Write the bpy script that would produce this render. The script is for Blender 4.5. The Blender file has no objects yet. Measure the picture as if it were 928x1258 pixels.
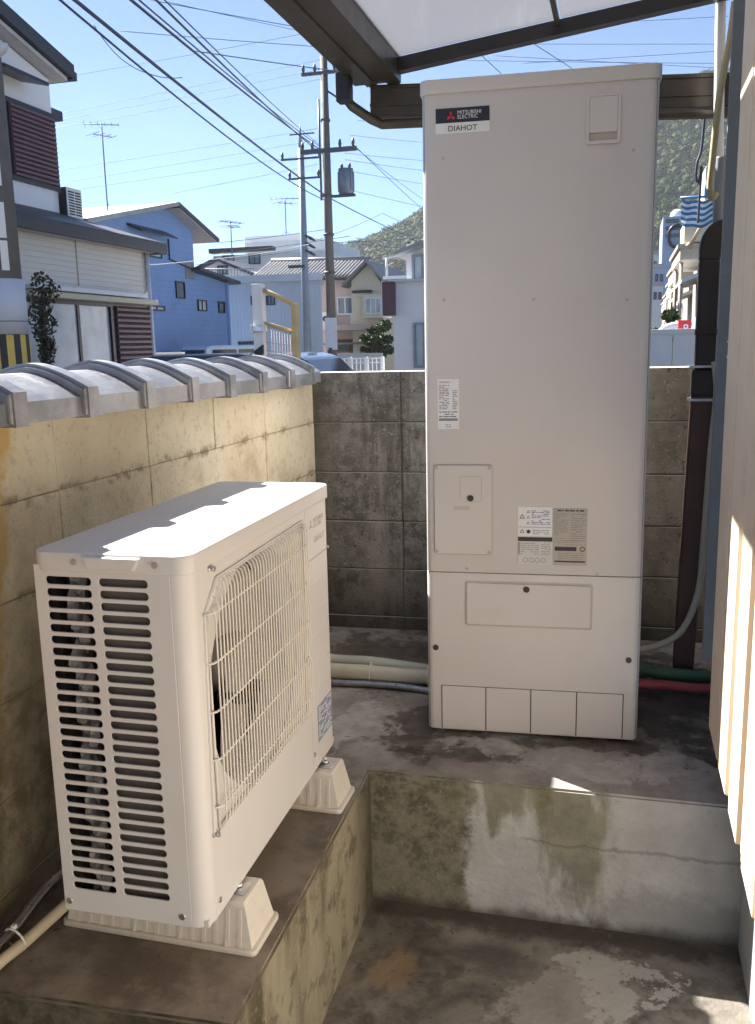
import bpy, bmesh, math, random
import numpy as np
from mathutils import Vector, Matrix, noise as mnoise

S = bpy.context.scene
COL = S.collection
R = math.radians
random.seed(7)

# ------------------------------------------------------------------ camera
YAW, PIT, ROL, FPX = -.2695, -.1851, -.0212, 1093.5
fwd = Vector((math.sin(YAW)*math.cos(PIT), math.cos(YAW)*math.cos(PIT), math.sin(PIT)))
rgt = Vector((math.cos(YAW), -math.sin(YAW), 0))
upv = rgt.cross(fwd)
r2 = rgt*math.cos(ROL) + upv*math.sin(ROL)
u2 = -rgt*math.sin(ROL) + upv*math.cos(ROL)
cam = bpy.data.cameras.new("camera")
cam_o = bpy.data.objects.new("camera", cam)
COL.objects.link(cam_o)
M3 = Matrix((r2, u2, -fwd)).transposed()
cam_o.matrix_world = Matrix.Translation((.1136, -2.4774, 1.1548)) @ M3.to_4x4()
cam.sensor_fit = 'VERTICAL'
cam.sensor_height = 24
cam.lens = 24*FPX/1258
cam.clip_start = .05
cam.clip_end = 3000
S.camera = cam_o

# ------------------------------------------------------------------ light
SUN_AZ = math.atan2(-.87, .49)
SUN_EL = R(43.5)
w = bpy.data.worlds.new("World"); S.world = w
w.use_nodes = True
wn = w.node_tree.nodes; wl = w.node_tree.links
bg = wn['Background']
sky = wn.new('ShaderNodeTexSky'); sky.sky_type = 'NISHITA'
sky.sun_disc = False
sky.sun_elevation = SUN_EL
sky.sun_rotation = SUN_AZ
sky.air_density = .52
sky.dust_density = 0.0
sky.ozone_density = 2.4
wl.new(sky.outputs[0], bg.inputs[0])
bg.inputs[1].default_value = .05
sd = bpy.data.lights.new("sun", 'SUN'); sd.energy = 5; sd.angle = R(.5); sd.color = (1, .96, .905)
so = bpy.data.objects.new("sun", sd); COL.objects.link(so)
to_sun = Vector((math.sin(SUN_AZ)*math.cos(SUN_EL), math.cos(SUN_AZ)*math.cos(SUN_EL), math.sin(SUN_EL)))
so.rotation_euler = to_sun.to_track_quat('Z', 'Y').to_euler()
S.view_settings.view_transform = 'Standard'
S.view_settings.look = 'None'
S.view_settings.gamma = 1
S.view_settings.exposure = 2.15

# ------------------------------------------------------------------ materials
class NT:
    """small node writer"""
    def __init__(s, name):
        m = bpy.data.materials.new(name); m.use_nodes = True
        s.m = m; s.t = m.node_tree; s.n = s.t.nodes; s.l = s.t.links
        s.b = s.n['Principled BSDF']
        s.pos = s.n.new('ShaderNodeNewGeometry').outputs['Position']
        s.obj = s.n.new('ShaderNodeTexCoord').outputs['Object']
    def set(s, sock, v):
        i = s.b.inputs[sock]
        if hasattr(v, 'links') or isinstance(v, bpy.types.NodeSocket): s.l.new(v, i)
        else: i.default_value = v
    def inp(s, i, v):
        if isinstance(v, bpy.types.NodeSocket): s.l.new(v, i)
        else:
            if isinstance(v, (tuple, list)) and len(v) == 3 and i.type == 'RGBA': v = (*v, 1)
            i.default_value = v
    def noise(s, scale, detail=4, rough=.55, co=None, dist=0):
        n = s.n.new('ShaderNodeTexNoise')
        n.inputs['Scale'].default_value = scale; n.inputs['Detail'].default_value = detail
        n.inputs['Roughness'].default_value = rough; n.inputs['Distortion'].default_value = dist
        s.l.new(co if co is not None else s.pos, n.inputs['Vector'])
        return n.outputs['Fac']
    def scaled(s, v, co=None, off=(0, 0, 0)):
        n = s.n.new('ShaderNodeMapping'); n.inputs['Scale'].default_value = v; n.inputs['Location'].default_value = off
        s.l.new(co if co is not None else s.pos, n.inputs['Vector'])
        return n.outputs[0]
    def math(s, op, a, b=0.0, c=None):
        n = s.n.new('ShaderNodeMath'); n.operation = op
        s.inp(n.inputs[0], a); s.inp(n.inputs[1], b)
        if c is not None: s.inp(n.inputs[2], c)
        return n.outputs[0]
    def ramp(s, f, lo, hi, smooth=True):
        n = s.n.new('ShaderNodeMapRange'); n.clamp = True
        n.interpolation_type = 'SMOOTHSTEP' if smooth else 'LINEAR'
        s.inp(n.inputs[0], f); n.inputs[1].default_value = lo; n.inputs[2].default_value = hi
        return n.outputs[0]
    def mix(s, f, a, b):
        n = s.n.new('ShaderNodeMix'); n.data_type = 'RGBA'
        s.inp(n.inputs['Factor'], f); s.inp(n.inputs[6], a); s.inp(n.inputs[7], b)
        return n.outputs[2]
    def xyz(s, co=None):
        n = s.n.new('ShaderNodeSeparateXYZ'); s.l.new(co if co is not None else s.pos, n.inputs[0])
        return n.outputs
    def rand(s):
        return s.n.new('ShaderNodeObjectInfo').outputs['Random']
    def spot(s, c, r, f, namp=.5, soft=1):
        """soft mask near point c (radii r), edge broken by noise f"""
        v = s.n.new('ShaderNodeMapping'); v.vector_type = 'POINT'
        v.inputs['Scale'].default_value = [1/q for q in r]
        v.inputs['Location'].default_value = [-a/q for a, q in zip(c, r)]
        s.l.new(s.pos, v.inputs['Vector'])
        n = s.n.new('ShaderNodeVectorMath'); n.operation = 'LENGTH'
        s.l.new(v.outputs[0], n.inputs[0])
        d = s.math('ADD', n.outputs['Value'], s.math('MULTIPLY', s.math('SUBTRACT', f, .5), namp*5))
        return s.ramp(d, .9+.35*soft, .9-.35*soft)
    def bump(s, h, dist=.002, strength=1):
        n = s.n.new('ShaderNodeBump'); n.inputs['Distance'].default_value = dist; n.inputs['Strength'].default_value = strength
        s.inp(n.inputs['Height'], h); s.l.new(n.outputs[0], s.b.inputs['Normal'])

def simple(name, col, rough=.6, metal=0.0, var=.08, scale=6, bump=0.0, bscale=60, coat=0, spec=.5, dirt=None, dirt_amt=.4, randv=0, wavy=0, courses=0):
    k = NT(name)
    f = k.noise(scale, 5)
    a = tuple(max(0, c*(1-var)) for c in col); b = tuple(min(1, c*(1+var)) for c in col)
    c = k.mix(k.ramp(f, .3, .7), a, b)
    if dirt:
        g = k.ramp(k.noise(scale*2.7, 8, .7), .52, .72)
        c = k.mix(k.math('MULTIPLY', g, dirt_amt), c, dirt)
    if randv:
        rr = k.ramp(k.rand(), 0, 1, False)
        c = k.mix(k.math('MULTIPLY', rr, randv), c, tuple(q*.45 for q in col))
    k.set('Base Color', c); k.set('Metallic', metal); k.set('Specular IOR Level', spec)
    r = k.math('ADD', k.math('MULTIPLY', k.math('SUBTRACT', k.noise(scale*3, 3), .5), .18), rough)
    k.set('Roughness', r)
    if coat: k.set('Coat Weight', coat)
    if bump: k.bump(k.noise(bscale, 6, .6), bump)
    if courses: k.bump(k.math('FRACT', k.math('DIVIDE', k.xyz()[2], courses)), .02)
    if wavy: k.bump(k.noise(2.2, 3, .5), wavy)
    return k.m

MAT = {}
def mk(key, *a, **kw):
    MAT[key] = simple(key, *a, **kw)

mk('tank_paint', (.61, .57, .54), .36, var=.02, scale=2.5, spec=.5, wavy=.012, dirt=(.5, .43, .36), dirt_amt=.12)
mk('unit_paint', (.68, .665, .65), .38, var=.02, scale=3, spec=.45, wavy=.006, dirt=(.55, .48, .4), dirt_amt=.10)
mk('unit_grille', (.74, .71, .65), .35, var=.02)
mk('fan_grey', (.33, .31, .29), .5, var=.05)
mk('dark_inside', (.014, .013, .013), .8)
mk('coil_fin', (.13, .125, .12), .5, metal=.3)
mk('seam_black', (.012, .011, .010), .7)
mk('resin', (.66, .62, .55), .5, var=.04, dirt=(.42, .36, .28), dirt_amt=.3, scale=14)
mk('zinc', (.62, .62, .63), .32, metal=1, var=.15, scale=30)
mk('conduit_metal', (.42, .42, .44), .3, metal=1, var=.15, scale=40)
mk('screw', (.05, .045, .04), .4, metal=.5)
mk('screw_pale', (.45, .41, .37), .4, metal=.3)
mk('label_white', (.78, .78, .78), .5, var=.02)
mk('label_grey', (.62, .60, .57), .5, var=.03)
mk('label_silver', (.44, .40, .34), .45, var=.06)
mk('label_blue', (.26, .30, .40), .5, var=.2, scale=120)
mk('ink', (.035, .033, .035), .6)
mk('ink_soft', (.24, .23, .23), .6)
mk('ink_blue', (.10, .16, .34), .6)
mk('ink_faint', (.50, .45, .39), .5)
mk('navy', (.016, .018, .032), .4)
mk('emblem_red', (.62, .02, .03), .45)
mk('white_paint', (.80, .80, .79), .5, var=.02)
mk('pipe_wrap', (.66, .62, .50), .6, var=.06, bump=.0006, bscale=140, dirt=(.4, .34, .25))
mk('pipe_wrap_grey', (.50, .51, .46), .6, var=.06, bump=.0006, bscale=140)
mk('cable_beige', (.55, .48, .34), .55, var=.05)
mk('hose_khaki', (.50, .44, .25), .55, var=.06)
mk('tie_white', (.75, .74, .70), .4)
mk('hose_green', (.10, .22, .12), .5, var=.1)
mk('hose_red', (.52, .10, .12), .5, var=.1)
mk('duct_brown', (.125, .070, .055), .45, var=.12, scale=8, dirt=(.09, .06, .05))
mk('duct_dark', (.062, .046, .041), .45, var=.1)
mk('bronze_alu', (.080, .068, .056), .38, metal=.55, var=.10, scale=9, dirt=(.14, .11, .08), dirt_amt=.5)
mk('bronze_dark', (.040, .035, .033), .42, metal=.4, var=.08)
mk('trim_blue', (.19, .195, .205), .5, var=.04, dirt=(.28, .28, .30))
mk('siding', (.74, .61, .46), .55, var=.035, scale=5, dirt=(.42, .33, .25), dirt_amt=.22)
mk('siding_brown', (.33, .265, .205), .6, var=.05)
mk('base_concrete', (.46, .47, .47), .8, var=.07, bump=.001)
mk('pole_concrete', (.135, .12, .105), .8, var=.08, bump=.002, bscale=30)
mk('pole_steel', (.24, .28, .34), .5, var=.08)
mk('wire', (.05, .06, .10), .6)
mk('wire_thin', (.10, .14, .21), .6)
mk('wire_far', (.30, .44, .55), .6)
mk('house_steel', (.26, .34, .46), .6, var=.06, scale=.5)
mk('gate_ivory', (.62, .46, .22), .55, var=.1, scale=12, dirt=(.5, .3, .12))
mk('insulator', (.07, .08, .10), .5)
mk('transformer', (.16, .19, .24), .5, var=.1)
mk('wrap_sheet', (.55, .58, .66), .6, var=.03)
mk('guard_yellow', (.62, .45, .10), .55, var=.08)
mk('guard_black', (.03, .03, .035), .6)
mk('house_white', (.72, .72, .73), .75, var=.03, dirt=(.5, .5, .5), dirt_amt=.2, scale=.8)
mk('house_cream', (.66, .62, .56), .75, var=.03, scale=1)
mk('house_grey', (.52, .54, .56), .75, var=.06, scale=.7, dirt=(.4, .4, .4), dirt_amt=.3)
mk('house_paleblue', (.52, .57, .62), .7, var=.05, scale=.6, dirt=(.5, .45, .38), dirt_amt=.25)
mk('house_blue', (.19, .315, .58), .65, courses=.16, var=.04, scale=.6, dirt=(.10, .17, .33), dirt_amt=.3)
mk('house_pink', (.55, .42, .38), .75, var=.06, scale=.8, dirt=(.38, .27, .24), dirt_amt=.4)
mk('house_ivory', (.60, .55, .42), .75, var=.05, scale=.8)
mk('roof_dark', (.045, .040, .050), .5, var=.15, scale=4)
mk('fascia_dark', (.030, .028, .034), .5, var=.1)
mk('soffit', (.50, .48, .47), .7)
mk('roof_grey', (.30, .30, .31), .55, var=.15, scale=3)
mk('roof_tile', (.22, .22, .225), .5, var=.16, scale=3, randv=.3)
mk('shutter_brown', (.115, .06, .07), .5, var=.08)
mk('frame_dark', (.028, .025, .030), .4, metal=.3)
mk('frame_white', (.66, .68, .70), .5)
mk('glass', (.10, .13, .16), .08, var=.3, scale=1, spec=.7)
mk('curtain_glass', (.40, .45, .48), .22, var=.18, scale=3)
mk('ac_white', (.60, .62, .62), .5)
mk('rust_brown', (.22, .10, .07), .7, var=.2)
mk('wood_tan', (.50, .36, .22), .6, var=.1)
mk('car_blue', (.42, .55, .68), .25, coat=.6, var=.02)
mk('car_dark', (.035, .045, .065), .25, coat=.6, var=.02)
mk('car_white', (.70, .72, .76), .25, coat=.6, var=.02)
mk('car_glass', (.02, .025, .04), .08, spec=.7)
mk('tyre', (.02, .02, .02), .8)
mk('rim_metal', (.5, .5, .52), .35, metal=.8)
mk('lamp_red', (.4, .03, .03), .25)
mk('lamp_clear', (.7, .7, .7), .2)
mk('towel_blue', (.05, .16, .34), .85, var=.08)
mk('towel_white', (.66, .72, .76), .85)
mk('plastic_blue', (.10, .25, .50), .5)
mk('red_plastic', (.62, .04, .06), .4)
mk('panel_pale', (.56, .60, .62), .5, var=.03)
mk('balcony_beige', (.55, .50, .42), .7, var=.05)
mk('terrace_beige', (.40, .355, .29), .75, var=.1, scale=2, dirt=(.25, .21, .17))
mk('terrace_wall', (.30, .27, .225), .8, var=.1, scale=1)
mk('bark', (.09, .065, .045), .9, var=.2, bump=.004, bscale=20)
mk('mesh_wire', (.40, .34, .36), .5)
mk('clear_sheet', (.20, .20, .20), .25, spec=.6)

def leafmat(key, a, b, sc):
    k = NT(key)
    c = k.mix(k.ramp(k.noise(sc, 3), .35, .65), a, b)
    c = k.mix(k.math('MULTIPLY', k.ramp(k.noise(sc*9, 2), .45, .6), .5), c, tuple(q*1.6 for q in b))
    k.set('Base Color', c); k.set('Roughness', .65); k.set('Specular IOR Level', .25)
    MAT[key] = k.m
leafmat('leaf', (.035, .055, .022), (.075, .105, .035), 3)
leafmat('leaf_dry', (.05, .05, .03), (.09, .08, .05), 6)
leafmat('leaf_far', (.013, .026, .011), (.052, .060, .022), .13)
MAT['leaf_far'].node_tree.nodes['Principled BSDF'].inputs['Specular IOR Level'].default_value = .03

# translucent roof sheet
k = NT('polycarbonate')
tr = k.n.new('ShaderNodeBsdfTranslucent'); tr.inputs[0].default_value = (.45, .465, .50, 1)
df = k.n.new('ShaderNodeBsdfDiffuse')
k.l.new(k.mix(k.ramp(k.noise(3, 6, .65, k.scaled((2.2, .5, 1)), 1.5), .5, .75), (.50, .50, .53), (.70, .70, .72)), df.inputs[0])
ms = k.n.new('ShaderNodeMixShader'); ms.inputs[0].default_value = .55
k.l.new(df.outputs[0], ms.inputs[1]); k.l.new(tr.outputs[0], ms.inputs[2])
k.l.new(ms.outputs[0], k.n['Material Output'].inputs[0])
MAT['polycarbonate'] = k.m

# platform concrete: damp brown by the unit, paler dusty patches by the tank, mossy riser
k = NT('platform_concrete')
x, y, z = k.xyz()
n1 = k.noise(4, 8, .62); n2 = k.noise(13, 8, .65); n3 = k.noise(60, 5, .6); n4 = k.noise(1.6, 5, .6, None, .8)
top = k.mix(k.ramp(n1, .36, .64), (.20, .182, .162), (.37, .35, .33))
top = k.mix(k.math('MULTIPLY', k.ramp(n2, .50, .64), .6), top, (.25, .225, .20))
# damp brown area beside and in front of the outdoor unit
top = k.mix(k.math('MULTIPLY', k.spot((-.85, -.95, 0), (.62, .78, .3), n2, .35), .88), top, k.mix(k.math('MULTIPLY', k.ramp(n2, .54, .66), .55), k.mix(k.ramp(n1, .42, .60), (.115, .088, .064), (.235, .20, .155)), k.mix(k.ramp(n3, .4, .6), (.27, .165, .09), (.27, .235, .19))))
# dark patches beside the pipes and behind the tank
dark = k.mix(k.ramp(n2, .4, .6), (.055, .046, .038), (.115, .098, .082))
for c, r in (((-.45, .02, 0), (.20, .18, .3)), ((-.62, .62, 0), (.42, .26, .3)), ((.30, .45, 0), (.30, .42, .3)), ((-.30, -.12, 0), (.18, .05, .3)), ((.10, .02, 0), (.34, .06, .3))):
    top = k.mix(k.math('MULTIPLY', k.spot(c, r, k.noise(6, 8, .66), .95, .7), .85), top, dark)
pale = k.mix(k.ramp(n2, .35, .65), (.34, .32, .30), (.50, .475, .445))
for c, r in (((-.63, .02, 0), (.11, .17, .3)), ((-.62, .50, 0), (.30, .045, .3)), ((.10, -.14, 0), (.20, .06, .3)), ((.24, -.08, 0), (.10, .10, .3)), ((-.27, -.05, 0), (.10, .05, .3))):
    top = k.mix(k.math('MULTIPLY', k.spot(c, r, k.noise(8, 8, .66, None, .5), 1.0, .6), .7), top, pale)
spk = k.ramp(k.noise(42, 3, .5), .66, .74)
top = k.mix(k.math('MULTIPLY', spk, .55), top, (.05, .042, .036))
# risers
str1 = k.noise(5, 6, .6, k.scaled((1, 1, .22)))
moss = k.mix(k.ramp(n2, .35, .65), (.10, .088, .045), (.20, .175, .10))
clean = k.mix(k.ramp(n1, .3, .7), (.34, .325, .295), (.51, .50, .47))
clean = k.mix(k.math('MULTIPLY', k.ramp(k.noise(26, 8, .7), .55, .72), .4), clean, (.2, .18, .14))
# left third of the cross riser is old and mossy, the right is newer render
edge = k.math('ADD', x, k.math('MULTIPLY', k.math('SUBTRACT', k.noise(9, 9, .7), .5), .20))
newer = k.ramp(edge, -.275, -.238)
old = k.mix(k.ramp(k.math('ADD', k.math('MULTIPLY', n2, .5), k.math('MULTIPLY', k.noise(34, 7, .7), .5)), .40, .60), (.088, .078, .050), (.215, .19, .14))
old = k.mix(k.math('MULTIPLY', k.ramp(k.math('ADD', z, k.math('MULTIPLY', str1, .25)), -.05, -.26), .35), old, (.25, .23, .17))
old = k.mix(k.math('MULTIPLY', k.ramp(k.noise(70, 4, .6), .52, .62), .5), old, (.24, .22, .18))
ris = k.mix(newer, old, clean)
ris = k.mix(k.math('MULTIPLY', k.spot((.03, -.27, -.08), (.10, .5, .28), k.noise(9, 6, .65, k.scaled((1, 1, .35))), 1.0, 1.4), .75), ris, moss)
ris = k.mix(k.math('MULTIPLY', k.spot((-.17, -.27, -.02), (.12, .5, .12), k.noise(11, 5, .6, k.scaled((1, 1, .4))), .8), .75), ris, moss)
ris = k.mix(k.math('MULTIPLY', k.spot((.30, -.27, -.36), (.30, .5, .10), n2, .6), .4), ris, (.16, .15, .13))
crack = k.math('ADD', k.math('ADD', z, .155), k.math('MULTIPLY', k.math('SUBTRACT', n2, .5), .05))
crk = k.math('MULTIPLY', k.ramp(k.math('ABSOLUTE', crack), .007, .001), k.ramp(x, -.14, -.08))
ris = k.mix(k.math('MULTIPLY', crk, .42), ris, (.09, .08, .06))
ris = k.mix(k.math('MULTIPLY', k.ramp(k.math('ADD', z, k.math('MULTIPLY', n2, .07)), -.31, -.36), .8), ris, (.055, .046, .034))
# the side riser below the unit
side = k.mix(k.ramp(str1, .38, .62), (.085, .068, .034), (.30, .265, .175))
side = k.mix(k.math('MULTIPLY', k.ramp(n2, .5, .66), .7), side, (.060, .046, .024))
side = k.mix(k.math('MULTIPLY', k.ramp(k.noise(75, 4), .55, .66), .4), side, (.36, .32, .24))
side = k.mix(k.math('MULTIPLY', k.ramp(k.math('ADD', y, k.math('MULTIPLY', str1, .25)), -.36, -.16), .7), side, (.05, .042, .028))
front = k.mix(k.ramp(n2, .4, .62), (.050, .045, .026), (.14, .125, .085))
nx, ny, nz = k.xyz(k.n.new('ShaderNodeNewGeometry').outputs['True Normal'])
rc = k.mix(k.ramp(nx, .5, .6), ris, side)
rc = k.mix(k.math('MULTIPLY', k.ramp(y, -1.0, -1.1), k.ramp(nx, .6, .5)), rc, front)
colr = k.mix(k.ramp(nz, .55, .75), rc, top)
k.set('Base Color', colr)
k.set('Roughness', k.ramp(k.math('ADD', n1, k.math('MULTIPLY', n3, .3)), .1, .75))
k.bump(k.math('ADD', k.math('MULTIPLY', n2, 1.2), k.math('MULTIPLY', n3, .6)), .004)
MAT['platform_concrete'] = k.m

k = NT('floor_concrete')
x, y, z = k.xyz()
n1 = k.noise(3.4, 8, .62, None, .6); n2 = k.noise(12, 8, .65); n3 = k.noise(60, 5, .6)
c = k.mix(k.ramp(n1, .36, .62), (.085, .073, .060), (.225, .20, .165))
c = k.mix(k.math('MULTIPLY', k.ramp(n2, .5, .66), .6), c, (.050, .041, .032))
c = k.mix(k.math('MULTIPLY', k.spot((.12, -.46, -.39), (.11, .15, .3), k.noise(9, 8, .68), .9, .18), .8), c, (.40, .37, .33))
c = k.mix(k.math('MULTIPLY', k.spot((.03, -.60, -.39), (.15, .14, .3), k.noise(7, 8, .68), .9, .3), .5), c, (.33, .30, .26))
c = k.mix(k.math('MULTIPLY', k.spot((-.40, -.55, -.39), (.07, .08, .3), n2, .7), .6), c, (.25, .16, .075))
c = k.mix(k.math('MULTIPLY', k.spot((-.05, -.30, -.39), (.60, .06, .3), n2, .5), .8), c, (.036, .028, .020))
c = k.mix(k.math('MULTIPLY', k.ramp(k.noise(44, 3, .5), .64, .72), .5), c, (.03, .025, .02))
k.set('Base Color', c)
k.set('Roughness', k.ramp(k.math('ADD', n1, k.math('MULTIPLY', n3, .3)), .15, .8))
k.bump(k.math('ADD', n2, k.math('MULTIPLY', n3, .6)), .005)
MAT['floor_concrete'] = k.m

k = NT('street_asphalt')
c = k.mix(k.ramp(k.noise(.8, 6), .3, .7), (.045, .045, .046), (.075, .073, .07))
k.set('Base Color', c); k.set('Roughness', .85); k.bump(k.noise(90, 4), .003)
MAT['street_asphalt'] = k.m

# cream rendered wall blocks
k = NT('cream_block')
x, y, z = k.xyz()
n1 = k.noise(3, 7, .6); n2 = k.noise(16, 7, .65); n3 = k.noise(110, 4, .6); n5 = k.noise(40, 6, .7)
c = k.mix(k.ramp(n1, .35, .65), (.60, .525, .365), (.74, .67, .50))
rr = k.rand()
c = k.mix(k.math('MULTIPLY', rr, .28), c, (.52, .46, .33))
c = k.mix(k.math('MULTIPLY', k.ramp(n5, .52, .68), .45), c, (.32, .27, .18))
c = k.mix(k.math('MULTIPLY', k.ramp(k.noise(70, 3), .68, .75), .6), c, (.12, .10, .06))
hz = k.math('ADD', z, k.math('MULTIPLY', k.math('SUBTRACT', n1, .5), .9))
c = k.mix(k.math('MULTIPLY', k.ramp(hz, .80, .38), .85), c, k.mix(k.ramp(n2, .38, .62), (.15, .118, .072), (.34, .285, .195)))
c = k.mix(k.math('MULTIPLY', k.ramp(k.math('ADD', z, k.math('MULTIPLY', n2, .2)), .38, .10), .7), c, (.06, .050, .033))
for zj in (.855, .655, .455):
    jd = k.math('ABSOLUTE', k.math('ADD', z, k.math('ADD', -zj, k.math('MULTIPLY', k.math('SUBTRACT', n5, .5), .05))))
    jm = k.math('MULTIPLY', k.ramp(jd, .022, .003), k.ramp(n2, .46, .60))
    c = k.mix(k.math('MULTIPLY', jm, .75), c, (.17, .13, .075))
c = k.mix(k.math('MULTIPLY', k.ramp(k.noise(2.2, 5, .6, None, .5), .50, .68), .45), c, (.30, .25, .165))
ye = k.math('ADD', y, k.math('MULTIPLY', k.math('SUBTRACT', k.noise(5, 6, .6), .5), .22))
ye = k.math('ADD', ye, k.math('MULTIPLY', k.math('SUBTRACT', z, .9), -.14))
och = k.mix(k.ramp(k.math('ADD', z, k.math('MULTIPLY', k.math('SUBTRACT', n1, .5), .6)), .25, .75), (.16, .125, .06), (.52, .36, .14))
c = k.mix(k.ramp(ye, -.965, -.99), c, och)
k.set('Base Color', c); k.set('Roughness', .85)
k.bump(k.math('ADD', n2, k.math('ADD', k.math('MULTIPLY', n3, .8), k.math('MULTIPLY', n5, .6))), .0035)
MAT['cream_block'] = k.m

# bare grey blocks of the end wall
k = NT('grey_block')
x, y, z = k.xyz()
n1 = k.noise(3.3, 7, .6); n2 = k.noise(18, 7, .68); n3 = k.noise(120, 4, .6); st = k.noise(7, 6, .6, k.scaled((1, 1, .25)))
c = k.mix(k.ramp(n2, .36, .64), (.072, .073, .071), (.215, .214, .205))
c = k.mix(k.math('MULTIPLY', k.rand(), .35), c, (.21, .20, .17))
c = k.mix(k.math('MULTIPLY', k.ramp(st, .50, .66), .65), c, (.31, .295, .26))
c = k.mix(k.math('MULTIPLY', k.ramp(k.noise(10, 6, .62, k.scaled((1, 1, .12), None, (5, 5, 5))), .54, .66), .6), c, (.055, .055, .05))
c = k.mix(k.math('MULTIPLY', k.ramp(x, -.2, .1), .55), c, k.mix(k.ramp(n1, .4, .6), (.17, .165, .115), (.31, .30, .235)))
c = k.mix(k.math('MULTIPLY', k.ramp(k.noise(85, 3), .60, .68), .6), c, (.36, .34, .29))
c = k.mix(k.math('MULTIPLY', k.ramp(k.noise(60, 3, .5, k.scaled((1, 1, 1), None, (3, 3, 3))), .64, .70), .7), c, (.03, .028, .024))
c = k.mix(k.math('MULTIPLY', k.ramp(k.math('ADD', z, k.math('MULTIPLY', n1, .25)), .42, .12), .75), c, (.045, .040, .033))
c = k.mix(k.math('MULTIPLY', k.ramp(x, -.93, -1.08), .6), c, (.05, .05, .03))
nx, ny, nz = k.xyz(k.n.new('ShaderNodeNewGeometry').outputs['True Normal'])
c = k.mix(k.ramp(nz, .6, .8), c, (.50, .48, .44))  # upward faces paler: the sunlit top edge is put into the colour
k.set('Base Color', c); k.set('Roughness', .9)
k.bump(k.math('ADD', n2, k.math('MULTIPLY', n3, .9)), .006)
MAT['grey_block'] = k.m
mk('mortar_cream', (.36, .30, .20), .9, var=.25, scale=14, bump=.003)
mk('mortar_grey', (.10, .095, .082), .9, var=.35, scale=14, bump=.003)

k = NT('cap_clay')
n1 = k.noise(6, 6, .6); n2 = k.noise(40, 6, .65)
c = k.mix(k.ramp(n1, .35, .65), (.23, .235, .25), (.40, .405, .42))
c = k.mix(k.math('MULTIPLY', k.rand(), .35), c, (.15, .15, .165))
li = k.math('MULTIPLY', k.ramp(k.noise(24, 7, .7), .56, .68), .6)
c = k.mix(li, c, (.34, .33, .29))
k.set('Base Color', c); k.set('Metallic', k.math('SUBTRACT', .5, k.math('MULTIPLY', li, .8)))
k.set('Roughness', k.math('ADD', .26, k.math('MULTIPLY', n2, .28))); k.bump(n2, .0015)
MAT['cap_clay'] = k.m

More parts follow.
